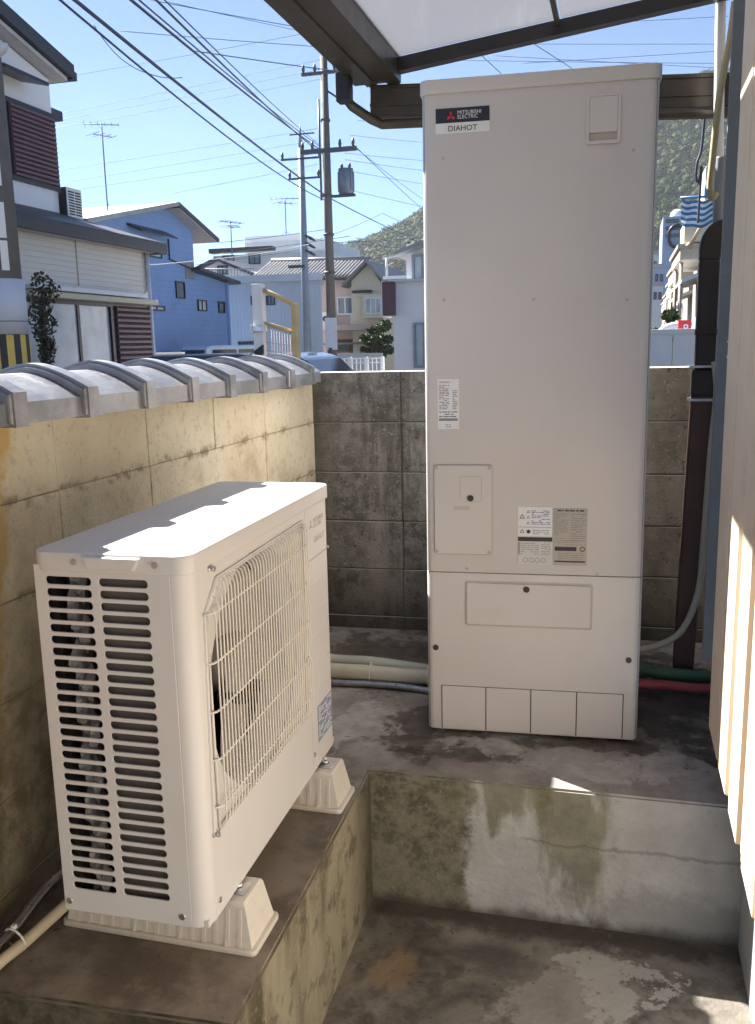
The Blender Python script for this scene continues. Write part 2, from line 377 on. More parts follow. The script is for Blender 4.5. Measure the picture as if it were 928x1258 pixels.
# ------------------------------------------------------------------ mesh helpers
class MB:
    def __init__(s): s.bm = bmesh.new()
    def _xf(s, vs, M):
        if M is not None: bmesh.ops.transform(s.bm, matrix=M, verts=vs)
    def box(s, lo, hi, M=None, bev=0, seg=2):
        c = [(a+b)/2 for a, b in zip(lo, hi)]; d = [max(abs(b-a), 1e-5) for a, b in zip(lo, hi)]
        g = bmesh.ops.create_cube(s.bm, size=1)
        vs = g['verts']
        bmesh.ops.transform(s.bm, matrix=Matrix.Translation(c) @ Matrix.Diagonal((*d, 1)), verts=vs)
        if bev:
            es = list({e for v in vs for e in v.link_edges})
            r = bmesh.ops.bevel(s.bm, geom=es, offset=bev, segments=seg, affect='EDGES', profile=.5)
            vs = list({v for f in r['faces'] for v in f.verts} | {v for v in vs if v.is_valid})
        s._xf(vs, M); return s
    def prism(s, pts, d0, d1, axis='y', M=None, bev=0):
        """polygon pts (a,b) extruded d0..d1 along axis; axis y: (x,z); x: (y,z); z: (x,y)"""
        def P(a, b, d):
            return {'y': (a, d, b), 'x': (d, a, b), 'z': (a, b, d)}[axis]
        v0 = [s.bm.verts.new(P(a, b, d0)) for a, b in pts]; v1 = [s.bm.verts.new(P(a, b, d1)) for a, b in pts]
        n = len(pts); fs = [s.bm.faces.new(v0), s.bm.faces.new(v1[::-1])]
        for i in range(n): fs.append(s.bm.faces.new((v0[i], v1[i], v1[(i+1) % n], v0[(i+1) % n])))
        bmesh.ops.recalc_face_normals(s.bm, faces=fs)
        vs = v0+v1
        if bev:
            es = list({e for v in vs for e in v.link_edges})
            r = bmesh.ops.bevel(s.bm, geom=es, offset=bev, segments=2, affect='EDGES', profile=.5)
            vs = list({v for f in r['faces'] for v in f.verts} | {v for v in vs if v.is_valid})
        s._xf(vs, M); return s
    def quad(s, *p):
        s.bm.faces.new([s.bm.verts.new(q) for q in p]); return s
    def tube(s, pts, r, seg=10, smooth=0, cap=True):
        pts = [Vector(p) for p in pts]
        if smooth: pts = catmull(pts, smooth)
        rs = r if isinstance(r, (list, tuple)) else None
        n = len(pts); prev = None; rings = []
        for i, p in enumerate(pts):
            t = (pts[min(i+1, n-1)]-pts[max(i-1, 0)]).normalized()
            if prev is None:
                a = t.orthogonal().normalized()
            else:
                a = (prev - t*prev.dot(t)).normalized()
            prev = a; b = t.cross(a)
            rr = r if rs is None else (rs[0]+(rs[-1]-rs[0])*i/(n-1) if len(rs) == 2 else rs[i])
            rings.append([s.bm.verts.new(p+(a*math.cos(q)+b*math.sin(q))*rr) for q in (2*math.pi*j/seg for j in range(seg))])
        for A, B in zip(rings, rings[1:]):
            for j in range(seg):
                f = s.bm.faces.new((A[j], A[(j+1) % seg], B[(j+1) % seg], B[j])); f.smooth = True
        if cap:
            s.bm.faces.new(rings[0][::-1]); s.bm.faces.new(rings[-1])
        return s
    def cyl(s, p0, p1, r, seg=12): return s.tube([p0, p1], r, seg)
    def ball(s, c, r, sub=2, sc=(1, 1, 1)):
        g = bmesh.ops.create_icosphere(s.bm, subdivisions=sub, radius=r)
        bmesh.ops.transform(s.bm, matrix=Matrix.Translation(c) @ Matrix.Diagonal((*sc, 1)), verts=g['verts'])
        for v in g['verts']:
            for f in v.link_faces: f.smooth = True
        return s
    def mesh(s, me, M=None):
        n0 = len(s.bm.verts); s.bm.from_mesh(me); s.bm.verts.ensure_lookup_table()
        s._xf(s.bm.verts[n0:], M); return s
    def data(s, name, mats, M=None):
        if M is not None: s.bm.transform(M)
        me = bpy.data.meshes.new(name); s.bm.to_mesh(me); s.bm.free()
        for m in (mats if isinstance(mats, (list, tuple)) else [mats]): me.materials.append(MAT[m])
        return me

def catmull(p, k):
    q = [p[0]]
    for i in range(len(p)-1):
        a, b, c, d = p[max(i-1, 0)], p[i], p[i+1], p[min(i+2, len(p)-1)]
        for j in range(1, k+1):
            t = j/k
            q.append(.5*((2*b)+(c-a)*t+(2*a-5*b+4*c-d)*t*t+(3*b-a-3*c+d)*t**3))
    return q

def obj(name, me, parent=None, loc=None, rot=None, label=None):
    if isinstance(me, tuple): me = me[0].data(name, me[1])
    o = bpy.data.objects.new(name, me); COL.objects.link(o)
    if parent: o.parent = parent
    if loc is not None: o.location = loc
    if rot is not None: o.rotation_euler = rot
    if label: o['label'] = label
    return o
def part(name, mb, mat, parent, loc=None, rot=None, label=None, world=False):
    M = None
    if world:
        M = Matrix.Translation(-Vector(parent.location)) if parent.parent is None else Matrix.Translation(-Vector(parent.parent.location)-Vector(parent.location))
    return obj(name, mb.data(name, mat, M), parent, loc, rot, label)
def tag(o, label, cat, group=None):
    o['label'] = label; o['category'] = cat
    if group: o['group'] = group
    return o
def thing(name, label, cat, loc=(0, 0, 0), rz=0, group=None):
    o = bpy.data.objects.new(name, None); COL.objects.link(o); o.empty_display_size = .1
    o.location = loc; o.rotation_euler = (0, 0, rz)
    return tag(o, label, cat, group)
def struct(o, kind='structure'):
    o['kind'] = kind; return o

def curve_mesh(splines, ext, bev=0, res=2):
    cu = bpy.data.curves.new('tmp', 'CURVE'); cu.dimensions = '2D'; cu.fill_mode = 'BOTH'
    cu.extrude = ext; cu.bevel_depth = bev; cu.bevel_resolution = res; cu.offset = -bev
    for p in splines:
        sp = cu.splines.new('POLY'); sp.points.add(len(p)-1)
        for q, c in zip(sp.points, p): q.co = (c[0], c[1], 0, 1)
        sp.use_cyclic_u = True
    o = bpy.data.objects.new('tmp', cu); COL.objects.link(o)
    dg = bpy.context.evaluated_depsgraph_get(); dg.update()
    me = bpy.data.meshes.new_from_object(o.evaluated_get(dg))
    bpy.data.objects.remove(o); bpy.data.curves.remove(cu)
    return me
def rrect(x0, y0, x1, y1, r, n=5):
    p = []
    for cx, cy, a in ((x1-r, y1-r, 0), (x0+r, y1-r, 90), (x0+r, y0+r, 180), (x1-r, y0+r, 270)):
        for i in range(n+1):
            t = R(a+90*i/n); p.append((cx+r*math.cos(t), cy+r*math.sin(t)))
    return p
def circle(cx, cy, r, n=48): return [(cx+r*math.cos(2*math.pi*i/n), cy+r*math.sin(2*math.pi*i/n)) for i in range(n)]
def text_mesh(body, size, ext=.0003, align='LEFT', sx=1):
    cu = bpy.data.curves.new('tmp', 'FONT'); cu.body = body; cu.size = size; cu.extrude = ext; cu.align_x = align; cu.resolution_u = 3
    o = bpy.data.objects.new('tmp', cu); COL.objects.link(o)
    dg = bpy.context.evaluated_depsgraph_get(); dg.update()
    me = bpy.data.meshes.new_from_object(o.evaluated_get(dg))
    bpy.data.objects.remove(o); bpy.data.curves.remove(cu)
    if sx != 1: me.transform(Matrix.Diagonal((sx, 1, 1, 1)))
    return me
FACE_Y = Matrix.Rotation(R(90), 4, 'X')                       # drawing plane -> faces -Y
FACE_X = Matrix.Rotation(R(90), 4, 'Z') @ FACE_Y              # drawing plane -> faces +X
def T(x, y, z): return Matrix.Translation((x, y, z))

# ------------------------------------------------------------------ ground
STREET = -.45
mb = MB(); mb.quad((-1500, -400, STREET), (1500, -400, STREET), (1500, 2200, STREET), (-1500, 2200, STREET))
struct(obj('street', mb.data('street', 'street_asphalt')))
mb = MB(); mb.box((-1.3, -7, -.55), (.6, -.2, -.39))
struct(obj('yard_floor', mb.data('yard_floor', 'floor_concrete')))

def platform():
    mb = MB()
    pts = [(-1.19, -1.285), (-.505, -1.245), (-.53, -.284), (.60, -.262), (.60, 1.2), (-1.19, 1.2)]
    mb.prism(pts, -.5, 0, 'z')
    es = [e for e in mb.bm.edges if abs(e.verts[0].co.z) < 1e-5 and abs(e.verts[1].co.z) < 1e-5]
    bmesh.ops.bevel(mb.bm, geom=es, offset=.006, segments=2, affect='EDGES')
    return mb
struct(obj('concrete_platform', platform().data('concrete_platform', 'platform_concrete')))

# ------------------------------------------------------------------ cream wall with clay caps
wall = thing('boundary_wall', 'cream block boundary wall with grey clay cap tiles beside the outdoor unit', 'wall', (-1.14, .9, -.45))
wl0 = Vector(wall.location)
mb = MB(); mb.box((-1.196, -4.0, -.45), (-1.086, .93, 1.03)); part('mortar', mb, 'mortar_cream', wall, world=True)
def block_mesh(name, w_, h_, t_, mat, bev=.004):
    mb = MB(); mb.box((-w_/2, -t_/2, -h_/2), (w_/2, t_/2, h_/2), bev=bev, seg=2); return mb.data(name, mat)
bm_full = block_mesh('block', .3965, .1965, .118, 'cream_block', .003)
bm_top = block_mesh('block', .3965, .187, .118, 'cream_block', .003)
bm_half = block_mesh('block', .245, .185, .118, 'cream_block')
bm_end = block_mesh('block', .250, .194, .118, 'cream_block')
bm_half2 = block_mesh('block', .252, .185, .118, 'cream_block')
for r in range(7):
    zc = .855-.2*r+.0+ .0965 if r == 0 else .955-.2*r
    ys = [.61-.4*i for i in range(1, 12)]
    for yj in ys:                                     # block between joints yj-.2 .. yj+.2
        o = obj('block', bm_top if r == 0 else bm_full, wall, Vector((-1.141+random.uniform(-.002, .002), yj, zc+(-.003 if r == 0 else 0)))-wl0, (0, random.uniform(-.004, .004), R(90)+random.uniform(-.004, .004)))
    if r == 0:
        obj('block', bm_half, wall, Vector((-1.141, .535, zc-.003))-wl0, (0, 0, R(90)))
        obj('block', bm_half2, wall, Vector((-1.141, .79, zc-.003))-wl0, (0, 0, R(90)))
    else:
        obj('block', bm_full, wall, Vector((-1.141, .61, zc))-wl0, (0, 0, R(90)))
        o = obj('block', bm_end, wall, Vector((-1.141, .9, zc))-wl0, (0, 0, R(90)))
        o.scale = (.42, 1, 1); o.location.y = (.865-wl0.y)
def cap_profile(off=0, n=14):
    """arch over the wall: outline (x,z) from the inner eave over the top to the outer eave"""
    xe0, xe1, zb, zt, zp = -1.003+off*.6, -1.277-off*.6, 1.018-off*.15, 1.060+off, 1.112+off
    p = [(xe0, zb), (xe0, zt)]
    for i in range(1, n):
        t = i/n; p.append((xe0+(xe1-xe0)*t, zt+(zp-zt)*(1-abs(2*t-1)**1.6)))
    p += [(xe1, zt), (xe1, zb)]
    return p
def cap_tile():
    mb = MB()
    L = .245
    body = cap_profile(0)
    mb.prism(body, .012, L+.03, 'y')
    # raised rim at the near end, lapping over the neighbour
    n = len(body)
    rim = cap_profile(.021)
    mb.prism(rim, -.026, .030, 'y')
    es = [e for e in mb.bm.edges if abs(e.verts[0].co.y-e.verts[1].co.y) < 1e-6 and (abs(e.verts[0].co.y+.026) < 1e-6 or abs(e.verts[0].co.y-.030) < 1e-6)]
    bmesh.ops.bevel(mb.bm, geom=es, offset=.008, segments=3, affect='EDGES')
    for f in mb.bm.faces:
        if abs(f.normal.y) < .5: f.smooth = False
    return mb
me = cap_tile().data('cap_tile', 'cap_clay', T(1.14, 0, -1.03))
for i in range(-11, 8):
    yy = -1.014+.2445*i
    o = obj('cap_tile', me, wall, Vector((-1.14+random.uniform(-.003, .003), yy, 1.03+random.uniform(-.003, .003)))-wl0, (random.uniform(-.006, .006), 0, random.uniform(-.008, .008)))
    if i == 7: o.scale = (.97, .40, .97)

# ------------------------------------------------------------------ grey end wall
BA = .0618
bwall = thing('block_wall', 'bare dark grey concrete block wall behind the tall tank', 'wall', (-1.0802, .9184, 0), BA)
mb = MB(); mb.box((-.3, .006, -.45), (3.2, .11, 1.050)); part('mortar', mb, 'mortar_grey', bwall)
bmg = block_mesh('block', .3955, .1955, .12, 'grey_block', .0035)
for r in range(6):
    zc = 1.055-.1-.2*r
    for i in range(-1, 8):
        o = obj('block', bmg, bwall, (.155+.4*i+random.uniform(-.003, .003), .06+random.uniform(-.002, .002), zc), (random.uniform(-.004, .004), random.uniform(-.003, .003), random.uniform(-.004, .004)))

# ------------------------------------------------------------------ hot water tank
tank = thing('water_heater_tank', 'tall beige hot water tank standing on the concrete platform', 'water heater', (-.4260, 0, .0), .0741)
W_, D_, SEAM, HT = .612, .72, .500, 1.812
def tank_shell(z0, z1, inset=0):
    mb = MB()
    me = curve_mesh([rrect(0, 0, W_, D_, .022, 6)], (z1-z0)/2, .0015)
    mb.mesh(me, T(0, 0, (z0+z1)/2)); return mb
part('upper_panel', tank_shell(SEAM+.0025, HT-.002), 'tank_paint', tank)
part('lower_panel', tank_shell(.014, SEAM-.0025), 'tank_paint', tank)
mb = MB(); mb.box((.006, .006, .016), (W_-.006, D_-.006, HT)); part('inner_frame', mb, 'seam_black', tank)
mb = MB(); mb.mesh(curve_mesh([rrect(-.005, -.006, W_+.005, D_+.006, .024, 6)], .0145, .004), T(0, 0, HT+.0115)); part('lid', mb, 'tank_paint', tank)
for sx in (.06, W_-.06):
    for sy in (.06, D_-.06):
        mb = MB(); mb.cyl((sx, sy, 0), (sx, sy, .03), .028); mb.cyl((sx, sy, 0), (sx, sy, .005), .036); part('foot', mb, 'seam_black', tank)
def front(parent, name, outline, holes, z_out, mat, ext=.001, bev=.0006, label=None):
    """flat pressed plate on the tank's front face"""
    mb = MB(); mb.mesh(curve_mesh([outline]+holes, ext, bev), T(0, -z_out, 0) @ FACE_Y)
    return part(name, mb, mat, parent, label=label)
# louvre cover at the top right
cv = front(tank, 'vent_cover', rrect(.430, 1.655, .517, 1.776, .006), [rrect(.438, 1.664, .509, 1.770, .003)], .003, 'tank_paint', .002, .001)
front(cv, 'flap', rrect(.4385, 1.683, .5085, 1.7695, .002), [], .0035, 'tank_paint', .0015, .001)
mb = MB(); mb.box((.4385, -.0008, 1.664), (.5085, .001, 1.6815)); part('slot', mb, 'label_silver', cv)
# inspection door
dr = front(tank, 'access_door', rrect(.0265, .557, .190, .815, .008), [], .003, 'tank_paint', .0025, .0012)
front(tank, 'door_gasket', rrect(.0235, .554, .193, .818, .010), [], .0006, 'ink_faint', .0006, .0002)
front(dr, 'small_hatch', rrect(.099, .711, .162, .784, .004), [rrect(.1008, .7128, .1602, .7822, .003)], .0066, 'ink_faint', .0003, .0001)
mb = MB(); mb.cyl((.130, -.010, .721), (.130, -.004, .721), .009, 16); part('knob', mb, 'screw', dr)
front(dr, 'finger_pull', rrect(.083, .687, .129, .697, .003), [], .0068, 'ink_faint', .0006, .0003)
for sx, sz in ((.033, .808), (.183, .808), (.033, .564), (.183, .564)):
    mb = MB(); mb.cyl((sx, -.0085, sz), (sx, -.004, sz), .0045, 10); part('screw', mb, 'screw_pale', dr)
# lower service plate
sp = front(tank, 'service_plate', rrect(.118, .347, .470, .471, .006), [], .003, 'tank_paint', .0025, .0012)
front(tank, 'plate_gasket', rrect(.112, .341, .476, .477, .008), [], .0006, 'ink_faint', .0006, .0002)
mb = MB(); mb.cyl((.290, -.010, .457), (.290, -.004, .457), .009, 16); part('knob', mb, 'screw', sp)
for sx, sz in ((.026, .269), (.580, .256)):
    mb = MB(); mb.cyl((sx, -.003, sz), (sx, .002, sz), .0085, 16); part('knob', mb, 'screw', tank)
# knock-out panels at the foot
for a, b in ((.043, .174), (.1745, .3055), (.306, .437), (.4375, .568)):
    pts = [(a+.001, .0295), (b-.001, .0295), (b-.001, .1505), (a+.001, .1505)]
    mb = MB(); mb.box((a+.0012, -.0012, .016), (b-.0012, .001, .1505), bev=.0006); part('knock_out_panel', mb, 'tank_paint', tank)
mb = MB(); mb.box((.0415, -.0006, .016), (.5695, .001, .1522)); part('panel_joint', mb, 'seam_black', tank)
# dimples (press studs)
for sx, sz in ((.058, 1.644), (.551, 1.636), (.058, 1.274), (.301, 1.268), (.546, 1.260), (.119, .512), (.486, .505)):
    mb = MB(); mb.cyl((sx, -.0012, sz), (sx, .001, sz), .0045, 12); part('screw', mb, 'screw_pale', tank)
# name plate
npl = front(tank, 'name_plate', rrect(.038, 1.705, .182, 1.769, .003), [], .001, 'label_white', .0005, .0002)
mb = MB(); mb.box((.0385, -.0022, 1.7315), (.1815, -.0005, 1.7685)); part('dark_band', mb, 'navy', npl)
def emblem(cx, cz, s):
    """three red lozenges meeting at a point"""
    mb = MB()
    for a in (90, 210, 330):
        d = Vector((math.cos(R(a)), math.sin(R(a)))); q = Vector((-d.y, d.x))
        pts = [(0, 0), tuple(d*s*.5+q*s*.289), tuple(d*s), tuple(d*s*.5-q*s*.289)]
        pts = [(p[0]*.95+d.x*s*.02, p[1]*.95+d.y*s*.02) for p in pts]
        mb.mesh(curve_mesh([pts], .0003))
    return mb
mb = emblem(0, 0, .0135); mb.bm.transform(T(.079, -.0026, 1.7475) @ FACE_Y); part('emblem', mb, 'emblem_red', npl)
mb = MB()
mb.mesh(text_mesh('MITSUBISHI', .0135, .0002, sx=.93), T(.0965, -.0026, 1.7515) @ FACE_Y)
mb.mesh(text_mesh('ELECTRIC', .0135, .0002, sx=.93), T(.0965, -.0026, 1.7405) @ FACE_Y)
part('lettering', mb, 'label_white', npl)
mb = MB(); mb.mesh(text_mesh('DIAHOT', .0195, .0004, 'CENTER', 1.05), T(.110, -.0022, 1.7105) @ FACE_Y); part('lettering', mb, 'ink', npl)

def ink_lines(parent, x0, x1, ztop, zbot, n, h, mat, seed=0, minw=.5, name='print_lines', y=-.0022):
    rg = random.Random(seed); mb = MB()
    for i in range(n):
        zz = ztop-(ztop-zbot)*i/max(1, n-1); xx = x0
        while xx < x1-.004:
            w_ = min(x1-xx, rg.uniform(.004, .018))
            if rg.random() < .86: mb.box((xx, y-.0001, zz-h/2), (xx+w_, y+.0002, zz+h/2))
            xx += w_+rg.uniform(.0015, .004)
            if rg.random() < .06 and xx > x0+(x1-x0)*minw: break
    return part(name, mb, mat, parent)
# rating sticker
st = front(tank, 'spec_sticker', rrect(.037, .918, .098, 1.058, .001), [], .001, 'label_white', .0004)
mb = MB(); mb.mesh(text_mesh('MITSUBISHI', .006, .0002), T(.042, -.0022, 1.047) @ FACE_Y); part('lettering', mb, 'ink', st)
ink_lines(st, .042, .070, 1.040, .975, 15, .0022, 'ink_soft', 1)
ink_lines(st, .080, .094, 1.030, .975, 12, .0022, 'ink_soft', 2)
ink_lines(st, .042, .094, .966, .953, 3, .0024, 'ink', 3)
mb = MB(); mb.box((.041, -.0022, .941), (.094, -.0008, .948)); part('print_bar', mb, 'ink_soft', st)
ink_lines(st, .060, .080, .930, .924, 2, .0018, 'ink_soft', 4)
# caution sheet : four fields
for (x0, z0, x1, z1, m, nm) in ((.264, .612, .360, .698, 'label_white', 'caution_sticker'), (.362, .603, .456, .694, 'label_silver', 'spec_sticker'), (.264, .529, .362, .611, 'label_grey', 'guide_sticker'), (.364, .530, .456, .602, 'label_silver', 'maker_sticker')):
    s_ = front(tank, nm, rrect(x0, z0, x1, z1, .001), [], .001, m, .0004)
    if nm == 'caution_sticker':
        ink_lines(s_, x0+.038, x1-.006, z1-.012, z0+.036, 9, .0020, 'ink_blue', 5)
        ink_lines(s_, x0+.042, x1-.008, z0+.018, z0+.008, 3, .0018, 'ink_soft', 6)
        mb = MB()
        for cx, cz, q in ((x0+.012, z0+.057, .008), (x0+.012, z0+.015, .007), (x0+.029, z1-.014, .005), (x0+.029, z1-.030, .005), (x0+.029, z1-.047, .005)):
            mb.mesh(curve_mesh([[(-q, -q*.7), (q, -q*.7), (0, q)], [(-q*.62, -q*.5), (q*.62, -q*.5), (0, q*.6)]], .0002), T(cx, -.0022, cz) @ FACE_Y)
        mb.cyl((x0+.030, -.0024, z0+.014), (x0+.030, -.001, z0+.014), .0055, 14)
        mb.box((x0+.003, -.0022, z0+.0265), (x1-.003, -.0008, z0+.0275))
        part('warning_mark', mb, 'ink', s_)
    elif nm == 'guide_sticker':
        mb = MB(); mb.box((x0+.001, -.0022, z1-.013), (x1-.001, -.0008, z1-.001)); part('print_bar', mb, 'ink', s_)
        ink_lines(s_, x0+.008, x0+.060, z1-.019, z0+.032, 6, .0018, 'ink_soft', 7)
        ink_lines(s_, x0+.066, x1-.006, z1-.017, z0+.030, 8, .0016, 'ink_soft', 8)
        mb = MB()
        for q in range(4): mb.mesh(curve_mesh([circle(x0+.022+.017*q, z0+.014, .007, 14), circle(x0+.022+.017*q, z0+.014, .0055, 14)], .0002), T(0, -.0022, 0) @ FACE_Y)
        mb.box((x0+.002, -.0022, z0+.030), (x0+.006, -.0008, z1-.016))
        part('pictogram', mb, 'ink_soft', s_)
    elif nm == 'spec_sticker':
        ink_lines(s_, x0+.012, x1-.008, z1-.006, z1-.006, 1, .004, 'ink', 9)
        ink_lines(s_, x0+.004, x0+.042, z1-.016, z0+.006, 13, .0017, 'ink_soft', 10)
        ink_lines(s_, x0+.050, x1-.004, z1-.016, z0+.006, 12, .0017, 'ink_soft', 11)
    else:
        mb = MB(); mb.box((x0+.004, -.0022, z1-.030), (x0+.064, -.0008, z1-.018)); mb.box((x0+.004, -.0022, z0+.009), (x1-.004, -.0008, z0+.0135))
        mb.mesh(curve_mesh([circle(x0+.080, z1-.024, .0075, 18), circle(x0+.080, z1-.024, .005, 18)], .0002), T(0, -.0022, 0) @ FACE_Y)
        part('print_bar', mb, 'ink', s_)
        ink_lines(s_, x0+.008, x1-.008, z1-.005, z1-.012, 2, .0016, 'ink_soft', 12)
        ink_lines(s_, x0+.012, x1-.008, z1-.037, z0+.019, 4, .0016, 'ink_soft', 13)
# ------------------------------------------------------------------ heat pump outdoor unit
UW, UL, UH = .297, .8145, .6988
unit = thing('outdoor_unit', 'beige heat pump outdoor unit with round fan grille beside cream wall', 'heat pump', (-.8851, -1.1603, .1088), .0237)
RC = .032
# slotted end panel
holes = []
for r in range(28):
    zc = .650-.02207*r
    holes.append(rrect(.022, zc-.0074, .112, zc+.0074, .0066, 3)); holes.append(rrect(.127, zc-.0074, .221, zc+.0074, .0066, 3))
mb = MB(); mb.mesh(curve_mesh([rrect(.0, .0, UW-RC-.002, .678, .001, 1)]+holes, .0012, .0008, 1), T(0, .0015, 0) @ FACE_Y)
pn = part('slotted_panel', mb, 'unit_paint', unit)
for sx, sz in ((.012, .020), (.245, .020)):
    mb = MB(); mb.cyl((sx, -.0035, sz), (sx, .002, sz), .006, 10); part('screw', mb, 'zinc', pn)
# front cover with rounded corners and the round fan opening
FB, FZ, FR = .298, .405, .240
mb = MB(); mb.mesh(curve_mesh([rrect(RC, 0, UL-RC, .678, .001, 1), circle(FB, FZ, FR, 72)], .0012, .0006, 1), T(UW-.0015, 0, 0) @ FACE_X)
for b0, s in ((RC, -1), (UL-RC, 1)):
    q = []
    N = 9
    for i in range(N+1):
        t = R(90*i/N); q.append((UW-RC+RC*math.cos(t), b0+s*RC*math.sin(t)))
    vs = [[mb.bm.verts.new((a, b, zz)) for zz in (0, .678)] for a, b in q]
    for i in range(N):
        f = mb.bm.faces.new((vs[i][0], vs[i+1][0], vs[i+1][1], vs[i][1]) if s > 0 else (vs[i][0], vs[i][1], vs[i+1][1], vs[i+1][0])); f.smooth = True
# flange where the cover meets the end panel
mb.box((UW-RC-.004, 0.0002, 0), (UW-RC+.0006, .012, .678))
mb.box((UW-RC-.004, UL-.012, 0), (UW-RC, UL-.0002, .678))
fc = part('front_cover', mb, 'unit_paint', unit)
# recessed surround of the grille : pressed frame
gpts = [(.105, .640), (.598, .648), (.606, .622), (.590, .172), (.575, .158), (.050, .158), (.036, .172), (.048, .585)]
inn = [(.110, .633), (.591, .641), (.598, .620), (.583, .176), (.570, .165), (.054, .165), (.043, .176), (.055, .583)]
mb = MB(); mb.mesh(curve_mesh([gpts, inn], .0022, .0012), T(UW+.001, 0, 0) @ FACE_X); part('grille_surround', mb, 'unit_paint', fc)
# service panel : seam; groove highlights put in as raised paler strips
mb = MB(); mb.box((UW-.001, .6205, .004), (UW+.0004, .6222, .676)); part('panel_joint', mb, 'ink_faint', fc)
for zz in (.468, .402, .335, .268, .200):
    mb = MB(); mb.prism([(UW-.001, zz-.003), (UW+.0012, zz), (UW+.0012, zz+.0018), (UW-.001, zz+.0024)], .632, .780, 'y'); part('ridge', mb, 'unit_grille', fc)
mb = MB(); mb.box((UW-.001, .632, .536), (UW+.0006, .785, .540)); part('name_strip', mb, 'ink_faint', fc)
mb = MB(); mb.cyl((UW-.001, .795, .540), (UW+.002, .795, .540), .004, 10); part('screw', mb, 'screw_pale', fc)
mb = emblem(0, 0, .016); mb.bm.transform(T(UW+.0005, .665, .622) @ FACE_X); part('emblem', mb, 'ink_faint', fc)
mb = MB(); mb.mesh(text_mesh('MITSUBISHI', .016, .0002, sx=.95), T(UW+.0005, .684, .624) @ FACE_X); mb.mesh(text_mesh('ELECTRIC', .016, .0002, sx=.95), T(UW+.0005, .684, .611) @ FACE_X)
mb.mesh(text_mesh('DIAHOT', .022, .0002), T(UW+.0005, .684, .574) @ FACE_X); part('lettering', mb, 'ink_faint', fc)
mb = MB(); mb.mesh(curve_mesh([rrect(.666, .060, .786, .155, .001)], .0004), T(UW+.0005, 0, 0) @ FACE_X); lb = part('rating_label', mb, 'label_blue', fc)
mb = MB(); rg = random.Random(5)
for i in range(13):
    zz = .149-.0068*i; bb = .672
    while bb < .778:
        ww = rg.uniform(.006, .026)
        if rg.random() < .75: mb.box((UW+.0010, bb, zz-.0016), (UW+.0014, min(bb+ww, .781), zz+.0016))
        bb += ww+.004
part('print_lines', mb, 'label_white', lb)
for bb, zz in ((.018, .03), (.60, .045)):
    mb = MB(); mb.cyl((UW-.001, bb+.03, zz), (UW+.003, bb+.03, zz), .0055, 10); part('screw', mb, 'zinc', fc)
# casing behind : back panel, far end, base pan, dark inside
mb = MB(); mb.box((0, UL-.003, 0), (UW-RC, UL-.0005, .678)); mb.box((0, .004, 0), (.004, UL-.004, .678)); part('casing', mb, 'unit_paint', unit)
mb = MB(); mb.box((.004, .006, -.002), (UW-.004, UL-.004, .012)); part('base_pan', mb, 'unit_paint', unit)
mb = MB()
mb.box((.006, .10, .012), (.030, UL-.006, .672)); mb.box((.006, .020, .012), (.030, .1, .672)); mb.box((UW-.035, .004, .012), (UW-.030, .035, .672)); mb.box((.1, .62, .012), (UW-.006, .63, .672)); mb.box((.03, .05, .012), (UW-.04, .055, .672))
part('inner_partition', mb, 'dark_inside', unit)
mb = MB()
for i in range(34): mb.box((.075, .012+.001*i, .02), (.0758, .013+.001*i, .66))
mb.box((.120, .014, .02), (.235, .018, .665))
part('heat_exchanger', mb, 'coil_fin', unit)
# crumpled clear sleeve seen through the slots
mb = MB(); prev = None; rg = random.Random(3)
for i in range(46):
    zz = .03+.63*i/45; row = [mb.bm.verts.new((.052+.012*j+rg.uniform(-.004, .004), .018+.010*math.sin(i*.9+j*1.7)+rg.uniform(-.004, .004), zz)) for j in range(4)]
    if prev:
        for j in range(3): mb.bm.faces.new((prev[j], prev[j+1], row[j+1], row[j]))
    prev = row
part('clear_sleeve', mb, 'clear_sheet', unit)
# fan
mb = MB(); prof = [(FR+.003, UW-.001), (FR-.004, UW-.012), (FR-.012, UW-.03), (FR-.014, UW-.075)]
rings = [[mb.bm.verts.new((d, FB+r_*math.cos(2*math.pi*i/64), FZ+r_*math.sin(2*math.pi*i/64))) for i in range(64)] for r_, d in prof]
for A, B in zip(rings, rings[1:]):
    for i in range(64): mb.bm.faces.new((A[i], A[(i+1) % 64], B[(i+1) % 64], B[i])).smooth = True
part('fan_shroud', mb, 'unit_paint', unit)
fan = MB()
for kx in range(3):
    prev = None
    for i in range(15):
        a = R(120*kx-48+96*i/14); row = []
        for j in range(8):
            rr = .06+(FR-.022-.06)*j/7
            sweep = .45*(j/7)
            row.append(fan.bm.verts.new((UW-.045-.075*(i/14)+.004*j, FB+rr*math.cos(a+sweep), FZ+rr*math.sin(a+sweep))))
        if prev:
            for j in range(7): fan.bm.faces.new((prev[j], prev[j+1], row[j+1], row[j])).smooth = True
        prev = row
fo = part('fan', fan, 'fan_grey', unit)
mb = MB(); mb.tube([(UW-.030, FB, FZ), (UW-.038, FB, FZ), (UW-.10, FB, FZ)], [.045, .062, .066], 24); part('hub', mb, 'fan_grey', fo)
